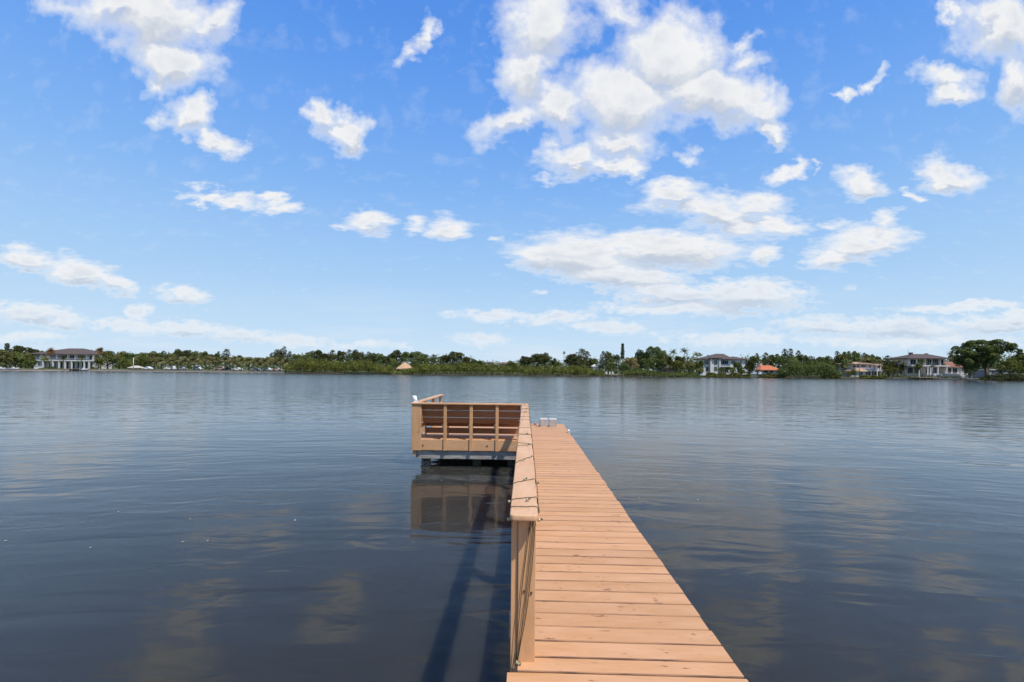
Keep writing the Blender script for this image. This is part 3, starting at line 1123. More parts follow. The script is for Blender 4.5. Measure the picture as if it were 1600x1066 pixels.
def palm(px, top, hw, kind='feather', m=None, dd=10, desc='slender palm', droop=.55, ball=False):
    d = shore_d(px) + dd
    x, y = at(px, d)
    g0 = GZ - .1
    w = hw / F * d
    zt = zz(px, top, d) - g0
    r = random.Random(int(px * 17 + top))
    hub = zt - w * (.42 if not ball else .9)
    t = thing('palm_tree', 'palm', 'palm tree', (x, y, g0), YAW, 'palms on the far bank')
    lean = r.uniform(-.35, .35)
    tube_pts = [(0, 0, -.2), (lean * .25, 0, hub * .35), (lean * .6, 0, hub * .7), (lean, 0, hub)]
    rt = .14 if kind == 'feather' else .2
    obj('trunk', tube(tube_pts, [rt * 1.25, rt, rt * .9, rt * .9], 7), BARKP, t)
    verts, faces = [], []
    nf = 44 if kind == 'sabal' else (26 if not ball else 40)
    for i in range(nf):
        a = i * 2.39996 + r.uniform(-.2, .2)
        el = r.uniform(-.55, 1.35) if kind == 'sabal' or ball else r.uniform(-.25, 1.25)
        L = w * r.uniform(.9, 1.08)
        ca, sa = math.cos(a), math.sin(a)
        p = Vector((lean, 0, hub))
        dr = Vector((ca * math.cos(el), sa * math.cos(el), math.sin(el)))
        side = Vector((-sa, ca, 0))
        seg = 6
        spine = [p.copy()]
        for s_ in range(seg):
            p = p + dr * (L / seg)
            dr = (dr + Vector((0, 0, -droop * (.16 + .12 * s_)))).normalized()
            spine.append(p.copy())
        for s_ in range(seg):
            a0, a1 = spine[s_], spine[s_ + 1]
            t0 = s_ / seg
            ww = L * (.42 if kind == 'sabal' else .26) * math.sin(PI * min(1, .25 + t0 * .8)) + .05
            for sg in (-1, 1):
                for q in range(2):
                    b0 = a0.lerp(a1, q / 2)
                    b1 = a0.lerp(a1, q / 2 + .38)
                    tip = b1 + side * sg * ww * r.uniform(.8, 1.1) + (a1 - a0) * .7 - Vector((0, 0, ww * .35))
                    k = len(verts)
                    verts += [b0, b1, tip]
                    faces.append((k, k + 1, k + 2))
            k = len(verts)
            up = Vector((0, 0, .03))
            verts += [a0 - side * .03, a0 + side * .03, a1 + side * .02, a1 - side * .02]
            faces.append((k, k + 1, k + 2, k + 3))
    me = bpy.data.meshes.new('fronds')
    me.from_pydata([tuple(v) for v in verts], [], faces)
    me.materials.append(m or L_PALM)
    obj('fronds', me, None, t)
    TREES.append([t, px, desc, top])
    return t


# ------------------------------------------------------------------ far-off woodland and mangrove thickets
SIL = [(-400, 549), (-100, 549), (0, 548), (60, 550), (150, 550), (200, 552), (250, 552), (300, 551), (345, 555), (400, 561), (430, 556), (450, 556), (500, 553), (560, 552), (600, 555),
       (650, 553), (690, 555.5), (720, 555), (745, 564), (800, 566), (830, 559), (870, 563), (930, 560), (980, 561), (1000, 553), (1040, 552), (1080, 556),
       (1100, 559), (1180, 556), (1230, 553), (1270, 559), (1300, 558), (1340, 555), (1380, 559), (1410, 561), (1480, 559), (1500, 553), (1560, 553), (1600, 553), (1800, 552), (2100, 550)]


def interp(tab, x):
    for (a, va), (b, vb) in zip(tab[:-1], tab[1:]):
        if a <= x <= b:
            return va + (vb - va) * (x - a) / (b - a)
    return tab[-1][1] if x > tab[-1][0] else tab[0][1]


r = random.Random(21)
bl = []
px = -380
while px < 2000:
    for row in range(2):
        d = shore_d(px) + 62 + row * 26 + r.uniform(-6, 6)
        x, y = at(px + r.uniform(-5, 5), d)
        zt = zz(px, interp(SIL, px) - 1.2 + r.uniform(-1.6, 2.0) + (1 - row) * 3, d)
        w = r.uniform(2.6, 4.6)
        hh = max(3.0, zt - GZ)
        bl.append((x, y, GZ, w * 1.3, w, hh))
    px += r.uniform(7, 11)
o = obj('far_woodland', leaves_mesh('far_woodland', bl, 110000, .72, 5, L_OAK, 0.0))
tag(o, 'continuous belt of dark woodland behind all houses and trees on the far shore', 'woodland', kind='stuff')


def thicket(label, x0, x1, tab, dd=(-3.6, 3), m=L_YEL, n=None, seed=1, name='mangrove_thicket', cat='thicket', w=(1.3, 2.5), step=(4.5, 8)):
    r = random.Random(seed)
    bl = []
    px = x0
    while px <= x1:
        for row in range(2):
            d = shore_d(px) + dd[0] + (dd[1] - dd[0]) * row + r.uniform(-.5, .5)
            x, y = at(px + r.uniform(-1, 1), d)
            top = interp(tab, px) + r.uniform(-1.8, 2.0) + (1 - row) * r.uniform(2.2, 6)
            zt = max(zz(px, top, d), .5)
            ww = r.uniform(*w)
            edge = min(1.0, .55 + min(px - x0, x1 - px) / 14)
            bl.append((x, y, zt * .5, ww, ww * .9, zt * .5 * edge))
        px += r.uniform(*step)
    n = int((n or (x1 - x0) * 58) * 1.5)
    o = obj(name, leaves_mesh(name, bl, n, .30, seed, m, .3))
    return tag(o, label, cat, kind='stuff')


thicket('yellow-green mangrove thicket at the waterline left of the thatched hut', 449, 618, [(449, 569), (460, 563), (480, 560), (500, 564), (520, 565), (545, 564), (575, 563), (600, 570), (618, 576)], seed=2)
thicket('long yellow-green mangrove thicket at the waterline right of the thatched hut', 625, 945, [(625, 578), (645, 572), (665, 569), (700, 568), (740, 566), (770, 570), (800, 570), (830, 571), (870, 571), (900, 571), (930, 576), (945, 580)], seed=3)
thicket('mangrove thicket at the waterline between the small dock and the white two-storey house', 972, 1096, [(972, 580), (990, 574), (1005, 576), (1030, 582), (1060, 583), (1096, 584)], seed=4, m=L_OAK, n=6000)
thicket('low clipped green hedge along the water in front of the pale two-storey house', 1102, 1172, [(1102, 583), (1172, 584)], seed=5, dd=(-3.2, -.5), w=(.8, 1.4), n=3200, name='waterside_hedge', cat='hedge')
thicket('low green hedge along the water in front of the orange-roofed house', 1190, 1230, [(1190, 583), (1230, 584)], seed=6, dd=(-3.2, -.5), w=(.8, 1.4), n=2200, name='waterside_hedge', cat='hedge')
thicket('tall dark mangrove thicket between the orange-roofed and the pink house', 1222, 1312, [(1222, 570), (1240, 564), (1265, 566), (1290, 563), (1305, 570), (1312, 580)], seed=7, m=L_OAK, n=9000)
thicket('low bright hedge along the water in front of the pink house', 1346, 1382, [(1346, 586), (1382, 586)], seed=8, dd=(-3.2, -.5), w=(.8, 1.4), n=1800, name='waterside_hedge', cat='hedge')
thicket('low hedge along the water left of the pink house', 1288, 1314, [(1288, 585), (1314, 585)], seed=9, dd=(-3.2, -.5), w=(.8, 1.4), n=1300, name='waterside_hedge', cat='hedge')
thicket('dark low mangrove fringe at the waterline right of the spreading tree', 1535, 1640, [(1535, 589), (1560, 585), (1640, 582)], seed=10, dd=(-3.4, 0), w=(.9, 1.6), n=3600, m=L_DARK)
thicket('green planting along the seawall in front of the white columned house', 62, 99, [(62, 574), (99, 574)], seed=11, dd=(3, 5), w=(.7, 1.1), n=1200, m=L_OAK, name='waterside_hedge', cat='hedge')
thicket('green planting right of the little jetty of the white columned house', 138, 152, [(138, 574.5), (152, 575)], seed=12, dd=(3, 5), w=(.7, 1.1), n=600, m=L_OAK, name='waterside_hedge', cat='hedge')
thicket('rough planting along the water below the house with the white terrace', 1398, 1500, [(1398, 586), (1440, 588), (1500, 589)], seed=13, dd=(-.6, 1.5), w=(.6, 1.2), n=2600, m=L_OLIVE, name='waterside_hedge', cat='hedge')

# ------------------------------------------------------------------ trees one by one
D_, O_, V_, Y_, P_, T_ = L_DARK, L_OAK, L_OLIVE, L_YEL, L_GREY, L_TAN
dsc = {'oD': 'dark round-crowned tree', 'oO': 'mid-green spreading tree', 'oV': 'olive-green leafy tree', 'oY': 'yellow-green bushy tree', 'pP': 'airy grey-green pine with clumped crown',
       'oT': 'tan flowering broad tree', 'cP': 'narrow dark conifer', 'pD': 'airy dark tree with gappy crown', 'bO': 'mid-green shrub', 'bY': 'bright green shrub', 'bV': 'olive shrub', 'bD': 'dark shrub'}
K = {'o': 'oak', 'p': 'pine', 'c': 'cone', 'b': 'bush'}
MM = {'D': D_, 'O': O_, 'V': V_, 'Y': Y_, 'P': P_, 'T': T_}
LIST = [
    # px, top, halfwidth, crown bottom, code, metres behind the waterline
    (11, 537, 4, 560, 'cP', 45), (33, 540.5, 17, 560, 'oD', 38), (58, 546, 9, 556, 'oD', 50), (-25, 543, 22, 566, 'oO', 30),
    (-6, 547, 12, 568, 'oV', 16), (9, 545.5, 12, 569, 'oV', 14), (24, 549, 11, 568, 'oO', 16), (40, 551, 9, 569, 'oV', 15), (44, 564, 8, 578, 'bO', 6), (50, 556, 6, 570, 'oO', 14),
    (168, 548, 12, 570, 'oO', 16), (186, 548.5, 12, 571, 'oV', 18), (202, 551, 10, 571, 'oO', 18), (153, 557, 7, 573, 'oY', 10), (218, 550, 12, 570, 'oO', 22), (197, 560, 8, 574, 'oY', 10),
    (236, 548.5, 11, 566, 'oV', 30), (252, 548.2, 10, 566, 'oO', 34), (268, 552, 11, 566, 'oV', 26), (278, 544.8, 8, 562, 'oD', 42), (293, 546.5, 9, 562, 'oD', 40), (309, 548.5, 9, 564, 'oV', 34),
    (322, 549, 8, 564, 'oO', 34), (336, 552, 8, 565, 'oO', 30), (341, 549.5, 3, 556, 'pP', 40), (353, 545.5, 8, 562, 'pP', 36), (372, 555, 8, 566, 'oD', 40), (388, 558, 9, 567, 'oV', 30), (402, 558.5, 8, 568, 'oO', 30),
    (226, 557, 9, 572, 'oO', 16), (212, 556, 8, 571, 'oV', 14),
    (416, 557, 8, 569, 'oV', 26), (424, 551.5, 5, 562, 'pP', 40), (434, 546, 8, 566, 'oD', 32), (443, 541.5, 7, 560, 'pD', 34), (452, 549, 6, 563, 'pD', 34), (464, 553, 10, 567, 'oO', 24), (480, 551, 9, 566, 'oO', 30),
    (493, 546.5, 11, 564, 'oD', 34), (508, 552, 8, 566, 'oD', 30), (519, 547.3, 9, 564, 'pD', 36), (532, 548, 8, 565, 'oD', 36), (545, 546.6, 8, 564, 'pP', 38), (559, 546.2, 11, 566, 'oD', 34),
    (575, 550, 7, 566, 'pD', 36), (583, 550.5, 7, 566, 'oD', 40), (594, 552, 8, 568, 'oO', 30), (603, 556, 8, 572, 'oD', 22),
    (470, 560, 12, 577, 'oV', 9), (489, 559.5, 12, 577, 'oY', 9), (524, 563, 12, 577, 'oV', 9), (556, 562, 11, 577, 'oY', 9), (577, 562, 9, 577, 'oY', 9), (508, 561, 9, 575, 'oO', 9),
    (620, 546.5, 7.5, 560, 'oD', 38), (611, 551, 8, 564, 'oD', 30), (634, 549.5, 9, 566, 'oO', 34), (650, 549, 12, 566, 'oO', 30), (664, 553, 8, 568, 'oO', 34), (677, 554, 8, 568, 'pD', 36),
    (693, 555, 9, 568, 'oD', 30), (711, 549, 15, 568, 'oD', 26), (729, 557.5, 8, 570, 'oD', 28), (741, 560.5, 7, 571, 'oD', 30), (752, 563, 7, 572, 'oO', 26),
    (612, 560, 9, 576, 'oO', 14), (648, 562, 9, 577, 'oO', 12), (663, 566, 10, 578, 'oY', 8), (770, 568, 9, 580, 'bO', 8), (800, 564, 9, 578, 'oO', 24),
    (820, 556, 9, 572, 'oD', 26), (838, 551, 15, 571, 'oD', 24), (851, 550.5, 11, 570, 'oD', 26), (866, 560, 8, 573, 'oO', 24), (893, 553, 11, 572, 'oD', 28), (908, 545, 14, 572, 'pD', 26), (917, 549, 10, 571, 'pD', 27), (903, 556, 14, 574, 'oD', 24),
    (927, 560, 8, 574, 'oO', 26), (942, 549.5, 8, 576, 'pP', 18), (951, 549, 8, 576, 'oO', 22), (962, 553.5, 8, 574, 'oO', 26), (972.5, 537.5, 3.6, 562, 'cP', 34), (985, 558, 13, 580, 'oT', 10), (912, 570, 8, 582, 'bV', 8),
    (975, 568, 8, 582, 'oO', 8), (955, 566, 8, 579, 'oO', 12),
    (1001, 545.5, 9, 572, 'oD', 20), (1010, 548, 8, 572, 'oO', 18), (1021, 541, 14, 574, 'oO', 16), (1035, 547, 9, 573, 'oV', 18), (1010, 560, 12, 582, 'oO', 9), (1032, 560, 10, 579, 'oO', 9),
    (1058, 563, 11, 581, 'oY', 8), (1077, 564, 11, 582, 'oV', 8), (1092, 563, 9, 581, 'oO', 10), (1093, 574, 7, 586, 'bV', 5), (1044, 556, 8, 572, 'oD', 20), (1063, 556, 9, 570, 'oD', 24),
    (1106, 555, 4, 562, 'pD', 60), (1127, 573.5, 6, 584, 'bO', 6), (1138, 573, 6, 584, 'bO', 7), (1153, 566, 8, 583, 'oO', 8), (1145, 574, 5, 584, 'bV', 6), (1160, 578, 6, 586, 'bY', 4),
    (1178, 556, 8, 570, 'oO', 30), (1171, 562, 9, 583, 'oD', 10), (1182, 552, 5, 566, 'pD', 30), (1196, 551.5, 8, 570, 'pD', 28), (1206, 554, 8, 569, 'oD', 30),
    (1217, 553, 8, 571, 'oO', 26), (1226, 545.5, 7, 563, 'pP', 28), (1235, 545, 6, 563, 'pD', 30), (1247, 548, 6, 564, 'pD', 28), (1232, 556, 13, 576, 'oO', 16), (1256, 554, 8, 570, 'oD', 26), (1267, 556.5, 8, 571, 'pD', 28),
    (1289, 556, 13, 574, 'oO', 22), (1277, 559, 9, 574, 'oD', 24), (1240, 562, 12, 582, 'oV', 9), (1262, 563, 12, 583, 'oO', 8), (1283, 566, 11, 584, 'oV', 7), (1299, 564, 10, 584, 'oD', 7),
    (1308, 549, 6, 566, 'pD', 26), (1316, 549, 8, 573, 'oV', 22), (1329, 548.3, 8, 572, 'oO', 24), (1339, 548, 6, 572, 'oO', 26), (1350, 552, 7, 566, 'pD', 28), (1359, 553.5, 8, 567, 'oV', 28),
    (1371, 557, 7, 570, 'oD', 28), (1387, 555.8, 9, 572, 'pD', 26), (1389, 572, 13, 590, 'bY', 4), (1402, 560, 8, 574, 'oV', 20), (1396, 564, 8, 578, 'oD', 14), (1320, 562, 7, 576, 'oO', 16), (1369, 563, 8, 576, 'oV', 16),
    (1407, 569, 7, 584, 'oO', 10), (1424, 561, 9, 573, 'oV', 17), (1435, 567, 5, 580, 'bV', 8), (1335, 577, 6, 588, 'bO', 5), (1326, 582, 5, 590, 'bV', 4),
    (1490, 553, 7, 568, 'oO', 30), (1500, 556, 8, 570, 'oD', 28), (1515, 572, 12, 589, 'bD', 5), (1590, 556, 14, 576, 'oO', 14), (1578, 562, 13, 585, 'oY', 6), (1592, 572, 13, 589, 'bY', 3),
    (1612, 550, 14, 578, 'oV', 14), (1632, 546, 18, 580, 'oO', 12), (1594, 549.5, 8, 562, 'oD', 30), (1565, 570, 8, 586, 'bV', 5),
]
for (px, top, hw, bot, code, dd) in LIST:
    tree(px, top, hw, bot, K[code[0]], MM[code[1]], dd, dsc[code])

# the great spreading tree on the right, built in its own shape
d = shore_d(1538) + 8
x, y = at(1538, d)
t = thing('spreading_tree', 'largest tree of the far shore, broad gappy crown above the right bank', 'tree', (x, y, GZ - .1), YAW)
q = d / F
r = random.Random(77)
bl = []
for (bx, by, rx, ry) in ((1500, 553, 7, 4), (1508, 546, 8, 4.5), (1496, 550, 4, 3), (1520, 541, 9, 4), (1514, 537.5, 5, 2.2), (1532, 536, 9, 3.5), (1545, 534.5, 9, 3), (1556, 537, 8, 4), (1568, 541, 8, 4), (1575, 546, 7, 4), (1580, 550, 4, 3),
                         (1515, 552, 11, 5), (1530, 547, 12, 6), (1548, 546, 12, 6), (1563, 550, 11, 5), (1524, 560, 11, 5), (1507, 560, 8, 4.5), (1540, 557, 12, 5), (1556, 560, 9, 4.5), (1514, 568, 9, 5), (1526, 572, 8, 5), (1502, 566, 6, 4), (1536, 566, 6, 4)):
    for k in range(3):
        bl.append(((bx - 1538 + r.uniform(-3, 3)) * q, r.uniform(-3.5, 3.5), zz(bx, by + r.uniform(-1.5, 1.5), d) - GZ, rx * q * .75, rx * q * .7, ry * q * 1.15))
obj('crown', leaves_mesh('crown', bl, 26000, .36, 9, L_OAK), None, t)
bm = bmesh.new()
tube_into(bm, [(.8, 0, -.3), (.9, 0, 1.8), (.6, 0, 4.2)], [.62, .5, .42], 8)
tube_into(bm, [(1.1, .4, -.3), (1.7, .4, 2.2), (2.6, .2, 5)], [.42, .34, .28], 8)
for (tx, tz, s0) in ((-8, 9.5, 4.2), (-4.5, 11.8, 4.2), (-1, 13, 4.2), (2, 12.8, 4.2), (5.5, 11.5, 5), (8.2, 9.2, 5), (-5.5, 6.5, 3.6), (3.5, 8.0, 5)):
    sx = .6 if s0 < 5 else 2.6
    tube_into(bm, [(sx, 0, s0), (sx + (tx - sx) * .4, r.uniform(-1, 1), s0 + (tz - s0) * .55), (tx, r.uniform(-2, 2), tz)], [.3, .2, .06], 6)
obj('trunk', bm, BARK, t)

# palms
for (px, top, hw, kind, m, dd, desc, ball) in (
        (80, 546.5, 7, 'sabal', L_DEAD, 12, 'orange-brown withered palm', False), (70, 557, 7, 'sabal', L_SABAL, 8, 'short fan palm', False), (100, 558.5, 7, 'feather', L_PALM, 8, 'slim feather palm', False),
        (127, 557.5, 7, 'feather', L_PALM, 8, 'slim feather palm', False), (157, 545.5, 7, 'sabal', L_DEAD, 14, 'orange-brown withered palm', False), (150, 556, 6, 'sabal', L_SABAL, 9, 'short fan palm', False),
        (880.5, 548.8, 3, 'feather', L_DARK, 60, 'tall lone palm with ball-shaped head', True),
        (1051, 547.5, 8, 'feather', L_PALM, 18, 'tall feather palm', False), (1070, 545.8, 9, 'feather', L_PALM, 18, 'tall feather palm', False), (1088, 551.3, 8, 'feather', L_PALM, 16, 'tall feather palm', False),
        (1094, 553, 6, 'feather', L_PALM, 24, 'tall feather palm', False), (1200, 560, 6, 'feather', L_PALM, 18, 'tall feather palm', False),
        (1322, 571, 6, 'feather', L_SABAL, 7, 'short fan palm', False), (1330, 565, 6, 'feather', L_PALM, 8, 'slim feather palm', False), (1343, 560, 6, 'feather', L_PALM, 9, 'slim feather palm', False), (1352, 559, 7, 'feather', L_SABAL, 14, 'slim feather palm', False),
        (1366, 561, 6, 'feather', L_SABAL, 10, 'slim feather palm', False), (1375, 563, 6, 'feather', L_SABAL, 10, 'slim feather palm', False), (1404, 563, 6, 'feather', L_SABAL, 9, 'slim feather palm', False), (1414, 566, 7, 'feather', L_SABAL, 9, 'slim feather palm', False),
        (1441, 563, 7, 'feather', L_PALM, 9, 'slim feather palm', False), (1487, 548.5, 8, 'feather', L_PALM, 22, 'tall feather palm', False), (1457, 571, 5, 'feather', L_PALM, 7, 'slim feather palm', False),
        (988, 563, 6, 'feather', L_SABAL, 8, 'short fan palm', False)):
    palm(px, top, hw, kind, m, dd, desc, .55, ball)
for i, px in enumerate((240, 253, 266, 279, 291, 303, 315, 327, 339, 351, 364, 377, 390, 403, 415, 427, 438, 446)):
    r = random.Random(i)
    palm(px + r.uniform(-1.5, 1.5), 559.5 + r.uniform(-1, 1.5) + (px > 400) * 1.5, r.uniform(8, 9.8), 'sabal', L_SABAL, r.uniform(2.2, 5), 'short bushy fan palm in the row behind the seawall', .75)

# every tree gets its own label: where it stands counted from a landmark
MARKS = [(20, 'the motorboat at the left edge'), (100, 'the white columned house'), (208, 'the pale pole on the left bank'), (630, 'the thatched hut'), (765, 'the pink far building'), (960, 'the small dock with white chairs'),
         (1133, 'the pale two-storey house'), (1203, 'the orange-roofed house'), (1345, 'the pink balcony house'), (1450, 'the house with the white terrace'), (1538, 'the largest spreading tree')]
ORD = ['first', 'second', 'third', 'fourth', 'fifth', 'sixth', 'seventh', 'eighth', 'ninth', 'tenth', 'eleventh', 'twelfth', '13th', '14th', '15th', '16th', '17th', '18th', '19th', '20th']
buckets = {}
for e in TREES:
    mk = min(MARKS, key=lambda m: abs(m[0] - e[1]))
    side = 'left' if e[1] < mk[0] else 'right'
    if 'in the row' in e[2]:
        mk, side = (208, 'the pale pole'), 'right'
    buckets.setdefault((e[2], mk, side), []).append(e)
for (ds, mk, side), es in buckets.items():
    es.sort(key=lambda e: abs(e[1] - mk[0]))
    for i, e in enumerate(es):
        e[0]['label'] = (ORD[i] + ' ' if len(es) > 1 else '') + ds + ', ' + side + ' of ' + mk[1]

# ------------------------------------------------------------------ buildings on the far bank
WHITE = mat('white_render', (.62, .61, .59), .8, .2, .06, 1)
CREAM = mat('cream_render', (.62, .58, .51), .8, .2, .06, 1)
PINK = mat('pink_render', (.52, .41, .36), .8, .2, .08, 1)
GREYR = mat('grey_render', (.30, .33, .38), .8, .2, .08, 1)
R_BRN = mat('roof_brown', (.11, .085, .075), .9, .1, .2, 1.5)
R_RED = mat('roof_red', (.27, .14, .10), .9, .1, .2, 1.5)
R_ORG = mat('roof_orange', (.5, .17, .08), .85, .1, .2, 1.5)
R_TAN = mat('roof_tan', (.45, .29, .19), .9, .1, .2, 1.5)
THATCH = mat('thatch', (.52, .32, .19), .95, .1, .25, 2.5, .05, 8, stretch=(1, 1, .3))
GLASS = mat('window_glass', (.03, .04, .055), .08, .6, .2, .5)
METAL = mat('painted_metal', (.5, .5, .5), .5)
TIMB = mat('old_timber', (.26, .21, .16), .9, .1, .2, 3)
DARKC = mat('dark_canvas', (.03, .035, .05), .8)


class House:
    def __init__(self, name, label, cat, pxc, dd, group=None):
        self.pxc = pxc
        self.d = shore_d(pxc) + dd
        x, y = at(pxc, self.d)
        self.t = thing(name, label, cat, (x, y, GZ - .15), YAW, group)
        self.z0 = GZ - .15
        self.k = self.d / F

    def X(self, px):
        return (px - self.pxc) * self.k

    def Z(self, py, px=None):
        return zz(self.pxc, py, self.d) - self.z0

    def wall(self, x0, x1, yt, yb, m, y0=0, y1=9, name='wall'):
        return obj(name, bev_box(self.X(x0), self.X(x1), y0, y1, max(self.Z(yb), -.1) if yb < 999 else -.1, self.Z(yt), 0), m, self.t)

    def win(self, x0, x1, yt, yb, y0=0, mull=1, fm=None):
        X0, X1, Z1, Z0 = self.X(x0), self.X(x1), self.Z(yt), self.Z(yb)
        f = .09
        bs = [(X0, X1, y0 - .09, y0 - .003, Z1 - f, Z1), (X0, X1, y0 - .09, y0 - .003, Z0, Z0 + f), (X0, X0 + f, y0 - .09, y0 - .003, Z0 + f, Z1 - f), (X1 - f, X1, y0 - .09, y0 - .003, Z0 + f, Z1 - f)]
        for i in range(mull):
            xm = X0 + (X1 - X0) * (i + 1) / (mull + 1)
            bs.append((xm - .035, xm + .035, y0 - .08, y0 - .003, Z0 + f, Z1 - f))
        w = obj('window', boxes(bs), fm or METAL, self.t)
        obj('pane', boxes([(X0 + f, X1 - f, y0 - .045, y0 - .005, Z0 + f, Z1 - f)]), GLASS, w)

    def col(self, x, yt, yb, m, y0=-2, w=.5, name='column'):
        zb = self.Z(yb) if yb < 999 else -.1
        obj(name, bev_box(self.X(x) - w / 2, self.X(x) + w / 2, y0, y0 + w, zb, self.Z(yt), .02), m, self.t)

    def hip(self, x0, x1, ye, r0, r1, yr, m, y0=-.8, y1=10, th=.25, name='roof'):
        X0, X1, R0, R1, ze, zr = self.X(x0), self.X(x1), self.X(r0), self.X(r1), self.Z(ye), self.Z(yr)
        ym = (y0 + y1) / 2
        bm = bmesh.new()
        P = [(X0, y0, ze), (X1, y0, ze), (X1, y1, ze), (X0, y1, ze), (X0, y0, ze - th), (X1, y0, ze - th), (X1, y1, ze - th), (X0, y1, ze - th), (R0, ym, zr), (R1, ym, zr)]
        v = [bm.verts.new(p) for p in P]
        for q in ((0, 1, 9, 8), (1, 2, 9), (2, 3, 8, 9), (3, 0, 8), (7, 6, 5, 4), (0, 4, 5, 1), (1, 5, 6, 2), (2, 6, 7, 3), (3, 7, 4, 0)):
            bm.faces.new([v[i] for i in q])
        bmesh.ops.recalc_face_normals(bm, faces=bm.faces[:])
        return obj(name, bm, m, self.t)


# white columned house on the left
h = House('house', 'white two-storey house with grey-brown hip roof and columned front, far left bank', 'house', 100, 20)
h.wall(54, 62, 553.3, 999, GREYR, .6, 10)
h.wall(62.05, 147, 553.3, 999, WHITE, 0, 10)
for a, b, m in ((67, 73, 1), (78, 88, 1), (91.5, 105, 3), (109, 116.5, 1), (121.5, 134, 3), (139.5, 145.5, 1)):
    h.win(a, b, 555, 561.5, 0, m)
h.win(56, 60.5, 555, 561, .6, 1)
for a, b, m in ((66.5, 72.5, 1), (76.5, 88, 2), (92, 98, 1), (100.5, 107, 1), (110.5, 117, 1), (121, 124, 0), (127, 136.5, 2), (140, 145, 1)):
    h.win(a, b, 566, 577, 0, m)
h.wall(62, 147.5, 562.6, 564.4, WHITE, -2.6, -.02, 'balcony_slab')
for x in (65, 74.5, 90, 99.5, 109, 119, 138.5, 146):
    h.col(x, 564.5, 999, WHITE, -2.5, .48)
for x in (64, 75, 89.5, 107, 119, 137, 146.5):
    h.col(x, 553.6, 562.5, WHITE, -.55, .5)
h.wall(62, 147, 559.8, 560.2, METAL, -2.55, -2.5, 'balcony_rail')
h.hip(52.5, 148, 553.2, 92, 116, 543.8, R_BRN, -2.2, 12)
h.wall(140, 142, 548.2, 552.0, R_BRN, 4, 5, 'chimney')

h = House('house', 'pale two-storey house with brown hip roof and big windows, right of the feather palms', 'house', 1133, 22)
h.wall(1100, 1109, 561.3, 999, CREAM, .8, 10)
h.wall(1109.05, 1125, 560, 999, CREAM, 0, 10)
h.wall(1125.05, 1168, 561.3, 999, WHITE, .8, 10)
for a in ((1101, 1108, 563, 570, .8, 1), (1115.5, 1120.5, 563, 571, 0, 1), (1126.5, 1139, 562.5, 569.5, .8, 3), (1143.5, 1150, 563, 569, .8, 1), (1157.5, 1160, 563.5, 567, .8, 0), (1103.5, 1108, 573.5, 580.5, .8, 1),
          (1115.5, 1120.5, 573, 580.5, 0, 1), (1127, 1139, 573, 582, .8, 3), (1142, 1149, 574, 582, .8, 1), (1154, 1160, 574, 581, .8, 1)):
    h.win(*a)
for x in (1110, 1124):
    h.col(x, 560, 999, WHITE, -.62, .6)
h.hip(1098, 1146, 561, 1126, 1138, 552.3, R_BRN, -.6, 11)
h.hip(1107, 1127, 559.6, 1116, 1118, 556.3, R_BRN, -1.2, 8)
h.hip(1142, 1170, 561.1, 1151, 1155, 556.6, R_BRN, -.2, 10.4)

h = House('house', 'low white house with bright orange tile roof', 'house', 1203, 12)
h.wall(1189, 1217, 578, 999, WHITE, 0, 8)
h.win(1193, 1200, 579, 583, 0, 1)
h.win(1203, 1208, 579, 583, 0, 1)
h.wall(1185, 1188.5, 567.5, 999, WHITE, 3, 5, 'chimney')
h.wall(1195, 1199, 568, 572.5, PINK, 4, 6, 'chimney')
h.hip(1186, 1219, 578, 1197, 1211, 571, R_ORG, -1.2, 9)

h = House('house', 'pinkish two-storey house with balcony and arcade behind palms', 'house', 1345, 13)
h.wall(1330, 1377, 568.5, 999, PINK, 0, 9)
h.hip(1328, 1362, 568.5, 1344, 1355, 565.5, R_TAN, -.8, 9.5)
h.wall(1362, 1377, 570, 571, R_TAN, -.8, 9.5, 'roof')
for a in ((1332, 1337, 570, 574.5, 0, 0), (1338.5, 1343, 570, 574.5, 0, 0), (1345, 1353, 570, 574, 0, 2), (1357, 1361, 570.5, 575, 0, 0), (1364, 1368, 571, 575, 0, 0), (1371, 1375, 571, 575, 0, 0),
          (1346.5, 1355, 581, 586, 0, 1), (1357.5, 1364, 581, 586, 0, 1), (1366, 1373, 581, 586, 0, 1)):
    h.win(*a)
h.wall(1345, 1377.5, 576, 580, WHITE, -2.2, -.02, 'balcony')
for x in (1346, 1356, 1365, 1376):
    h.col(x, 580, 999, WHITE, -2.15, .4)
h.wall(1320, 1344.5, 580, 999, WHITE, -3, -.01)
h.win(1324, 1330, 581.5, 586, -3, 1)
h.win(1334, 1340, 581.5, 586, -3, 1)
h.hip(1318, 1346, 580, 1328, 1340, 575, R_TAN, -3.8, -.005)

h = House('house', 'brown-roofed villa with white posts and a long white waterfront terrace', 'house', 1460, 14)
h.wall(1422, 1479, 560, 571, CREAM, 1.0, 10)
h.wall(1420, 1475, 573, 999, CREAM, 1.2, 10)
h.wall(1419, 1478, 571, 572.9, WHITE, -1.8, 10, 'balcony_slab')
for a in ((1425, 1434, 562, 570, 1, 1), (1436.5, 1444, 562, 570, 1, 1), (1448.5, 1458.5, 561.2, 570.5, 1, 2), (1459.5, 1469, 561.2, 570.5, 1, 2), (1472, 1477, 562, 569, 1, 0),
          (1421.5, 1430, 574.5, 584, 1.2, 2), (1432, 1442, 574.5, 584, 1.2, 2), (1450, 1460, 574.5, 584, 1.2, 2), (1461, 1472, 574.5, 584, 1.2, 2)):
    h.win(*a)
for x in (1431, 1444.5, 1449, 1460.5, 1474):
    h.col(x, 573, 999, WHITE, -1.7, .42)
for x in (1447, 1470.5):
    h.col(x, 560, 571, WHITE, .3, .5)
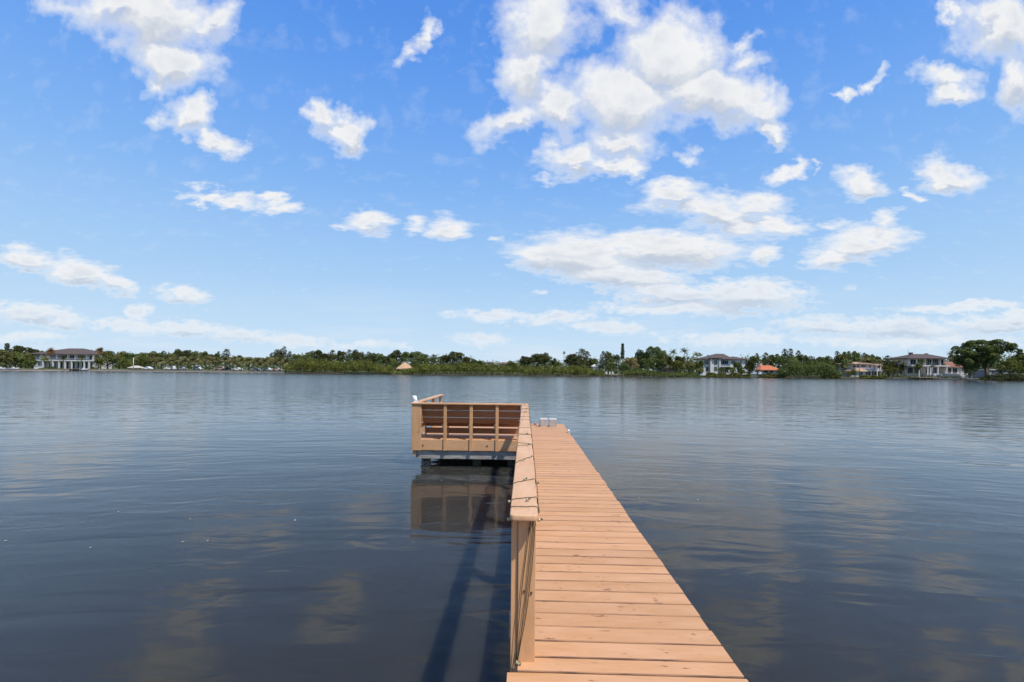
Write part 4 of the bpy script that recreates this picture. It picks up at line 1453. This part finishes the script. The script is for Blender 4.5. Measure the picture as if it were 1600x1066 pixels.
h.hip(1417, 1484, 560, 1441, 1466, 552.8, R_BRN, -1, 11)
h.wall(1438.6, 1442, 550.4, 556, R_BRN, 5, 6.2, 'chimney')
h.wall(1463.7, 1466, 551.6, 556, R_BRN, 5, 6.2, 'chimney')
h.wall(1475.1, 1504, 573.3, 999, WHITE, -.5, 8)
for a in ((1477, 1484.5, 575, 583, -.5, 1), (1486.5, 1494, 575, 583, -.5, 1)):
    h.win(*a)
h.hip(1472.5, 1511, 573, 1480, 1499, 564.6, R_RED, -1.4, 9)
h.wall(1441, 1501, 583.6, 585.6, WHITE, -5, -4.7, 'terrace_wall')
h.wall(1441, 1501, 585.8, 999, CREAM, -5.1, -.52, 'terrace')
h.wall(1498.5, 1503, 576, 999, WHITE, -1.1, -.505, 'pier')

h = House('house', 'low grey building with white roof edge half hidden behind the yellow-green tree', 'building', 1566, 16)
h.wall(1546, 1592, 578.5, 999, GREYR, 0, 8)
h.wall(1545, 1593, 577, 578.45, WHITE, -.4, 8.2, 'roof')
h.win(1549, 1556, 580, 585, 0, 1)
h.win(1574, 1583, 580, 585, 0, 1)

h = House('house', 'low brown house with a white awning among the trees left of the feather palms', 'house', 1045, 14)
h.wall(1036, 1056, 576, 999, PINK, 0, 7)
h.hip(1034, 1058, 576, 1042, 1050, 573.6, R_BRN, -.8, 8)
h.win(1038, 1044, 577.5, 581.5, 0, 1)
h.wall(1040.5, 1049.5, 571.2, 573, WHITE, -1.4, -.2, 'awning')
h.col(1041, 573, 999, TIMB, -1.3, .15, 'post')
h.col(1049, 573, 999, TIMB, -1.3, .15, 'post')

h = House('house', 'pink flat-roofed far building above the mangroves, the left one', 'building', 766, 75)
h.wall(758, 775, 566.3, 999, PINK, 0, 12)
h.wall(757.5, 772, 564.6, 566.25, WHITE, -.4, 12.4, 'roof')
h.win(761, 765, 567.3, 569.3, 0, 0)
h = House('house', 'low reddish far building above the mangroves, the right one', 'building', 790, 75)
h.wall(782, 802, 568, 999, PINK, 0, 12)
h.hip(781, 803, 568, 787, 797, 565.6, R_RED, -.6, 12.6)
h.win(794, 798, 568.6, 570.5, 0, 0)
h = House('house', 'small cream gable end showing above the mangroves left of the small dock', 'building', 931, 20)
h.wall(926, 935, 572.5, 999, CREAM, 0, 6)
h.hip(925, 936, 572.5, 930, 931, 569.2, CREAM, -.4, 6.4)

# thatched hut
h = House('thatched_hut', 'thatched hut with tan pyramid roof at the water among mangroves', 'hut', 630, 6)
for i, (x, yy) in enumerate(((619, .4), (641, .4), (619, 6.4), (641, 6.4))):
    h.col(x, 577, 999, TIMB, yy, .22, 'post')
bm = bmesh.new()
P = []
rings = []
for (s_, zpy) in ((1.0, 576.8), (.96, 575.6), (.66, 572.2), (.34, 569.0), (.10, 566.6), (.02, 565.4)):
    hwX = 13.5 * h.k * s_
    ring = []
    for k in range(24):
        a = 2 * PI * k / 24
        ca, sa = math.cos(a), math.sin(a)
        sq = 1 / max(abs(ca), abs(sa)) ** .55
        ring.append(bm.verts.new((ca * hwX * min(sq, 1.18), 3.5 + sa * hwX * min(sq, 1.18), h.Z(zpy) + (random.uniform(-.12, .05) if s_ == 1.0 else 0))))
    rings.append(ring)
for a, b in zip(rings[:-1], rings[1:]):
    for k in range(24):
        bm.faces.new((a[k], a[(k + 1) % 24], b[(k + 1) % 24], b[k]))
bm.faces.new(rings[-1])
bm.faces.new(rings[0][::-1])
obj('roof', bm, THATCH, h.t)

h = House('pavilion', 'small beige-roofed open pavilion beside the pale pole on the left bank', 'pavilion', 208, 6)
for x in (203, 213):
    h.col(x, 574.5, 999, TIMB, 0, .2, 'post')
    h.col(x, 574.5, 999, TIMB, 3, .2, 'post')
h.hip(200.5, 216.5, 574.5, 206, 211, 571.4, mat('roof_beige', (.52, .47, .38), .9, .1), -.7, 4)
h = House('shed', 'white box shed at the waterside left of the columned house', 'shed', 56, 5)
h.wall(53, 59, 572.2, 999, WHITE, 0, 2)
h.wall(52.7, 59.3, 571.6, 572.15, METAL, -.15, 2.15, 'roof')


def pole(px, top, base_dd, rad, label, name='pole', m=METAL, arm=False):
    d = shore_d(px) + base_dd
    x, y = at(px, d)
    t = thing(name, label, name.replace('_', ' '), (x, y, GZ - .3), YAW)
    zt = zz(px, top, d) - GZ + .3
    obj('shaft', tube([(0, 0, 0), (0, 0, zt)], [rad, rad * .7], 8), m, t)
    if arm:
        obj('crossarm', bev_box(-.7, .7, -.05, .05, zt - .5, zt - .38, 0), m, t)
    else:
        obj('cap', tube([(0, 0, zt), (0, 0, zt + .12)], [rad * 1.3, rad * .5], 8), m, t)


pole(208.5, 559.2, 2, .16, 'pale tall pole standing on the left bank by the pavilion', 'flag_pole', WHITE)
pole(1418.7, 548.2, 30, .09, 'thin dark mast rising left of the villa roof', 'mast', DARKC)
pole(1457, 573, 4, .07, 'thin pale pole on the terrace of the villa', 'flag_pole')
pole(472, 574, 0, .09, 'short pale marker post in front of the mangroves', 'marker_post', WHITE)

# ------------------------------------------------------------------ seawalls
CONCW = mat('seawall_concrete', (.42, .36, .28), .95, .1, .25, 1.2)


def seawall(x0, x1, label, top=.78, m=CONCW):
    bm = bmesh.new()
    rows = []
    px = x0
    while px <= x1 + .1:
        dW = shore_d(px) - 2.9
        row = []
        for (dd, z) in ((0, -1.0), (0, top - .14), (-.12, top - .14), (-.12, top), (.5, top), (.5, -1.0)):
            x, y = at(px, dW + dd)
            row.append(bm.verts.new((x, y, z)))
        rows.append(row)
        px += 12
    for a, b in zip(rows[:-1], rows[1:]):
        for k in range(6):
            bm.faces.new((a[k], b[k], b[(k + 1) % 6], a[(k + 1) % 6]))
    bm.faces.new(rows[0])
    bm.faces.new(rows[-1][::-1])
    bmesh.ops.recalc_face_normals(bm, faces=bm.faces[:])
    return tag(obj('seawall', bm, m), label, 'seawall')


seawall(-300, 448, 'long beige concrete seawall along the left part of the far shore')
seawall(540, 612, 'short grey seawall strip at the waterline left of the thatched hut', .6, mat('seawall_grey', (.22, .2, .17), .95, .1, .2, 1.2))
seawall(1396, 1536, 'low tan seawall and bank edge in front of the villa terrace', .62)

# ------------------------------------------------------------------ small docks, chairs, boats, cars


def jetty(px0, px1, dd0, dd1, zt, label):
    pc = (px0 + px1) / 2
    d = shore_d(pc) + dd0
    x, y = at(pc, d)
    w = (px1 - px0) / F * d
    t = thing('jetty', label, 'dock', (x, y, 0), YAW)
    L = dd1 - dd0
    obj('deck', bev_box(-w / 2, w / 2, 0, L, zt - .15, zt, 0), TIMB, t)
    n = max(2, int(w / 2.4))
    for i in range(n + 1):
        xx = -w / 2 + .12 + (w - .24) * i / n
        obj('piling', tube([(xx, .2, -1.5), (xx, .2, zt + .5)], .11, 6), TIMB, t)
    return t


jetty(945, 975, -5, 1, .85, 'small low wooden dock with white chairs at the mangroves')
jetty(99, 124, -6, 1, .95, 'little wooden jetty in front of the white columned house')
jetty(1438, 1470, -6, 0, .9, 'wooden boat dock below the villa terrace')
jetty(1504, 1520, -3, 1, .8, 'short dock at the right end of the villa terrace')


def chair(px, dd, label, m=WHITE):
    d = shore_d(px) + dd
    x, y = at(px, d)
    t = thing('garden_chair', label, 'chair', (x, y, .86), YAW + .3, 'white chairs on the small dock')
    obj('seat', boxes([(-.3, .3, -.3, .3, .38, .44)]), m, t)
    obj('backrest', boxes([(-.3, .3, .26, .31, .442, 1.05)]), m, t)
    for sx in (-.27, .27):
        for sy in (-.27, .25):
            obj('leg', boxes([(sx - .03, sx + .03, sy - .03, sy + .03, 0, .378)]), m, t)


chair(948, -3, 'left one of three white chairs on the small dock')
chair(953.5, -3.2, 'middle one of three white chairs on the small dock')
chair(958, -3, 'right one of three white chairs on the small dock')


def boat(px, dd, L, label, z=0.0, canopy=True, rz=0.0, m=WHITE):
    d = shore_d(px) + dd
    x, y = at(px, d)
    t = thing('motorboat', label, 'boat', (x, y, z), YAW + rz, 'small boats along the far shore')
    bm = bmesh.new()
    rings = []
    for (s_, wd, zk, zs) in ((-.5, .9, .05, .85), (-.25, 1.0, .0, .82), (.1, .95, .02, .88), (.35, .6, .15, 1.0), (.5, .06, .6, 1.15)):
        W_ = L * .19 * wd
        rings.append([bm.verts.new((s_ * L, yy, zz_)) for yy, zz_ in ((-W_, zs), (-W_ * .85, zk + .3), (0, zk), (W_ * .85, zk + .3), (W_, zs), (0, zs - .12))])
    for a, b in zip(rings[:-1], rings[1:]):
        for k in range(6):
            bm.faces.new((a[k], b[k], b[(k + 1) % 6], a[(k + 1) % 6]))
    bm.faces.new(rings[0])
    bm.faces.new(rings[-1][::-1])
    bmesh.ops.recalc_face_normals(bm, faces=bm.faces[:])
    obj('hull', bm, m, t)
    obj('console', bev_box(-.1 * L, .05 * L, -.4, .4, .7, 1.35, .05), m, t)
    obj('outboard_motor', bev_box(-.5 * L - .45, -.5 * L - .02, -.2, .2, .3, 1.25, .06), DARKC, t)
    if canopy:
        obj('canopy', bev_box(-.3 * L, .12 * L, -.9, .9, 2.1, 2.2, .04), DARKC, t)
        for sx in (-.28, .1):
            for sy in (-.8, .8):
                obj('canopy_pole', tube([(sx * L, sy, .8), (sx * L, sy, 2.1)], .03, 5), METAL, t)
    return t


boat(21, -5.5, 4.6, 'white motorboat with dark canopy moored far left at the seawall', .25)
boat(1, -5.5, 4.0, 'white open boat cut by the left edge of the view', .2, False)
boat(131, -5.5, 3.4, 'small white skiff right of the little jetty', .1, False)
boat(1098, -3.5, 2.6, 'tiny white boat on a lift left of the pale house hedge', .4, False)
boat(1178, -3.5, 3.0, 'white boat raised on a lift, left of the orange-roofed house hedge', 1.2, False)
boat(1187, -3.5, 2.4, 'white covered boat just left of the orange-roofed house hedge', 1.2, False, .4)


def car_proto(body_m, tall=False):
    t = bpy.data.objects.new('parked_car', None)
    link(t)
    H = 1.0 if not tall else 1.12
    prof = [(-2.2, .35), (-2.22, .8), (-2.05, .95 * H), (-1.35, 1.0 * H), (-.75, 1.42 * H), (.7, 1.45 * H), (1.35 if not tall else 1.9, 1.0 * H), (2.1, .85), (2.2, .6), (2.15, .32)]
    if tall:
        prof[3:7] = [(-1.5, 1.0 * H), (-.95, 1.62 * H), (1.85, 1.62 * H), (2.08, 1.1 * H)]
    bm = bmesh.new()
    A = [bm.verts.new((x, -.86 + (.14 if z > 1.2 else 0), z)) for x, z in prof]
    B = [bm.verts.new((x, .86 - (.14 if z > 1.2 else 0), z)) for x, z in prof]
    n = len(prof)
    bm.faces.new(A)
    bm.faces.new(B[::-1])
    for k in range(n):
        bm.faces.new((A[k], B[k], B[(k + 1) % n], A[(k + 1) % n]))
    bmesh.ops.recalc_face_normals(bm, faces=bm.faces[:])
    bmesh.ops.bevel(bm, geom=[e for e in bm.edges], offset=.05, segments=2, affect='EDGES')
    obj('body', bm, body_m, t)
    for sy in (-1, 1):
        zb, zt = 1.0 * H, 1.36 * H if not tall else 1.52 * H
        xa, xb = (-1.15, 1.0) if not tall else (-1.2, 1.85)
        bm = bmesh.new()
        y_ = sy * .875
        vs = [bm.verts.new(p) for p in ((xa, y_, zb), (xb, y_, zb), (xb - .4, y_ - sy * .13, zt), (xa + .45, y_ - sy * .13, zt))]
        w_ = [bm.verts.new((p.co.x, p.co.y - sy * .04, p.co.z)) for p in vs]
        bm.faces.new(vs)
        bm.faces.new(w_[::-1])
        for k in range(4):
            bm.faces.new((vs[k], vs[(k + 1) % 4], w_[(k + 1) % 4], w_[k]))
        bmesh.ops.recalc_face_normals(bm, faces=bm.faces[:])
        obj('window', bm, GLASS, t)
    for sx in (-1.35, 1.35):
        for sy in (-.78, .78):
            w_ = obj('wheel', tube([(0, -.11, 0), (0, .11, 0)], .33, 12), DARKC, t)
            w_.location = (sx, sy, .33)
    return t


def copy_tree(o, parent=None):
    c = o.copy()
    COL.objects.link(c)
    c.parent = parent
    for ch in list(o.children):
        copy_tree(ch, c)
    return c


CW = mat('car_white', (.75, .75, .76), .3, .5)
CD = mat('car_dark', (.03, .035, .045), .3, .5)
CR = mat('car_blush', (.55, .40, .36), .35, .5)
CS = mat('car_silver', (.35, .37, .40), .3, .5)
protos = {}
cars = [(231, 'w', 0, 'first white parked car right of the pale pole'), (266, 'w', 1, 'white parked van under the first fan palms of the row'), (284, 's', 0, 'silver parked car behind the fan palm trunks, left part of the row'),
        (309, 'w', 0, 'white parked car half hidden mid row behind palm trunks'), (343, 'r', 1, 'pale pinkish parked van right of the middle of the palm row'), (358, 'd', 0, 'dark parked car between the pinkish van and a white car'),
        (371, 'w', 0, 'white parked car just right of the dark one'), (399, 's', 0, 'silver parked car under the right part of the palm row'), (418, 'w', 0, 'white parked car near the right end of the palm row'), (433, 'r', 0, 'blush coloured parked car last before the mangroves')]
for (px, c, tall, lab) in cars:
    key = (c, tall)
    if key not in protos:
        protos[key] = car_proto({'w': CW, 'd': CD, 'r': CR, 's': CS}[c], bool(tall))
        t = protos[key]
    else:
        t = copy_tree(protos[key])
    d = shore_d(px) + 8.5
    x, y = at(px, d)
    t.location = (x, y, GZ)
    t.rotation_euler = (0, 0, YAW + (px % 3 - 1) * .12)
    tag(t, lab, 'car', 'cars parked under the palms')
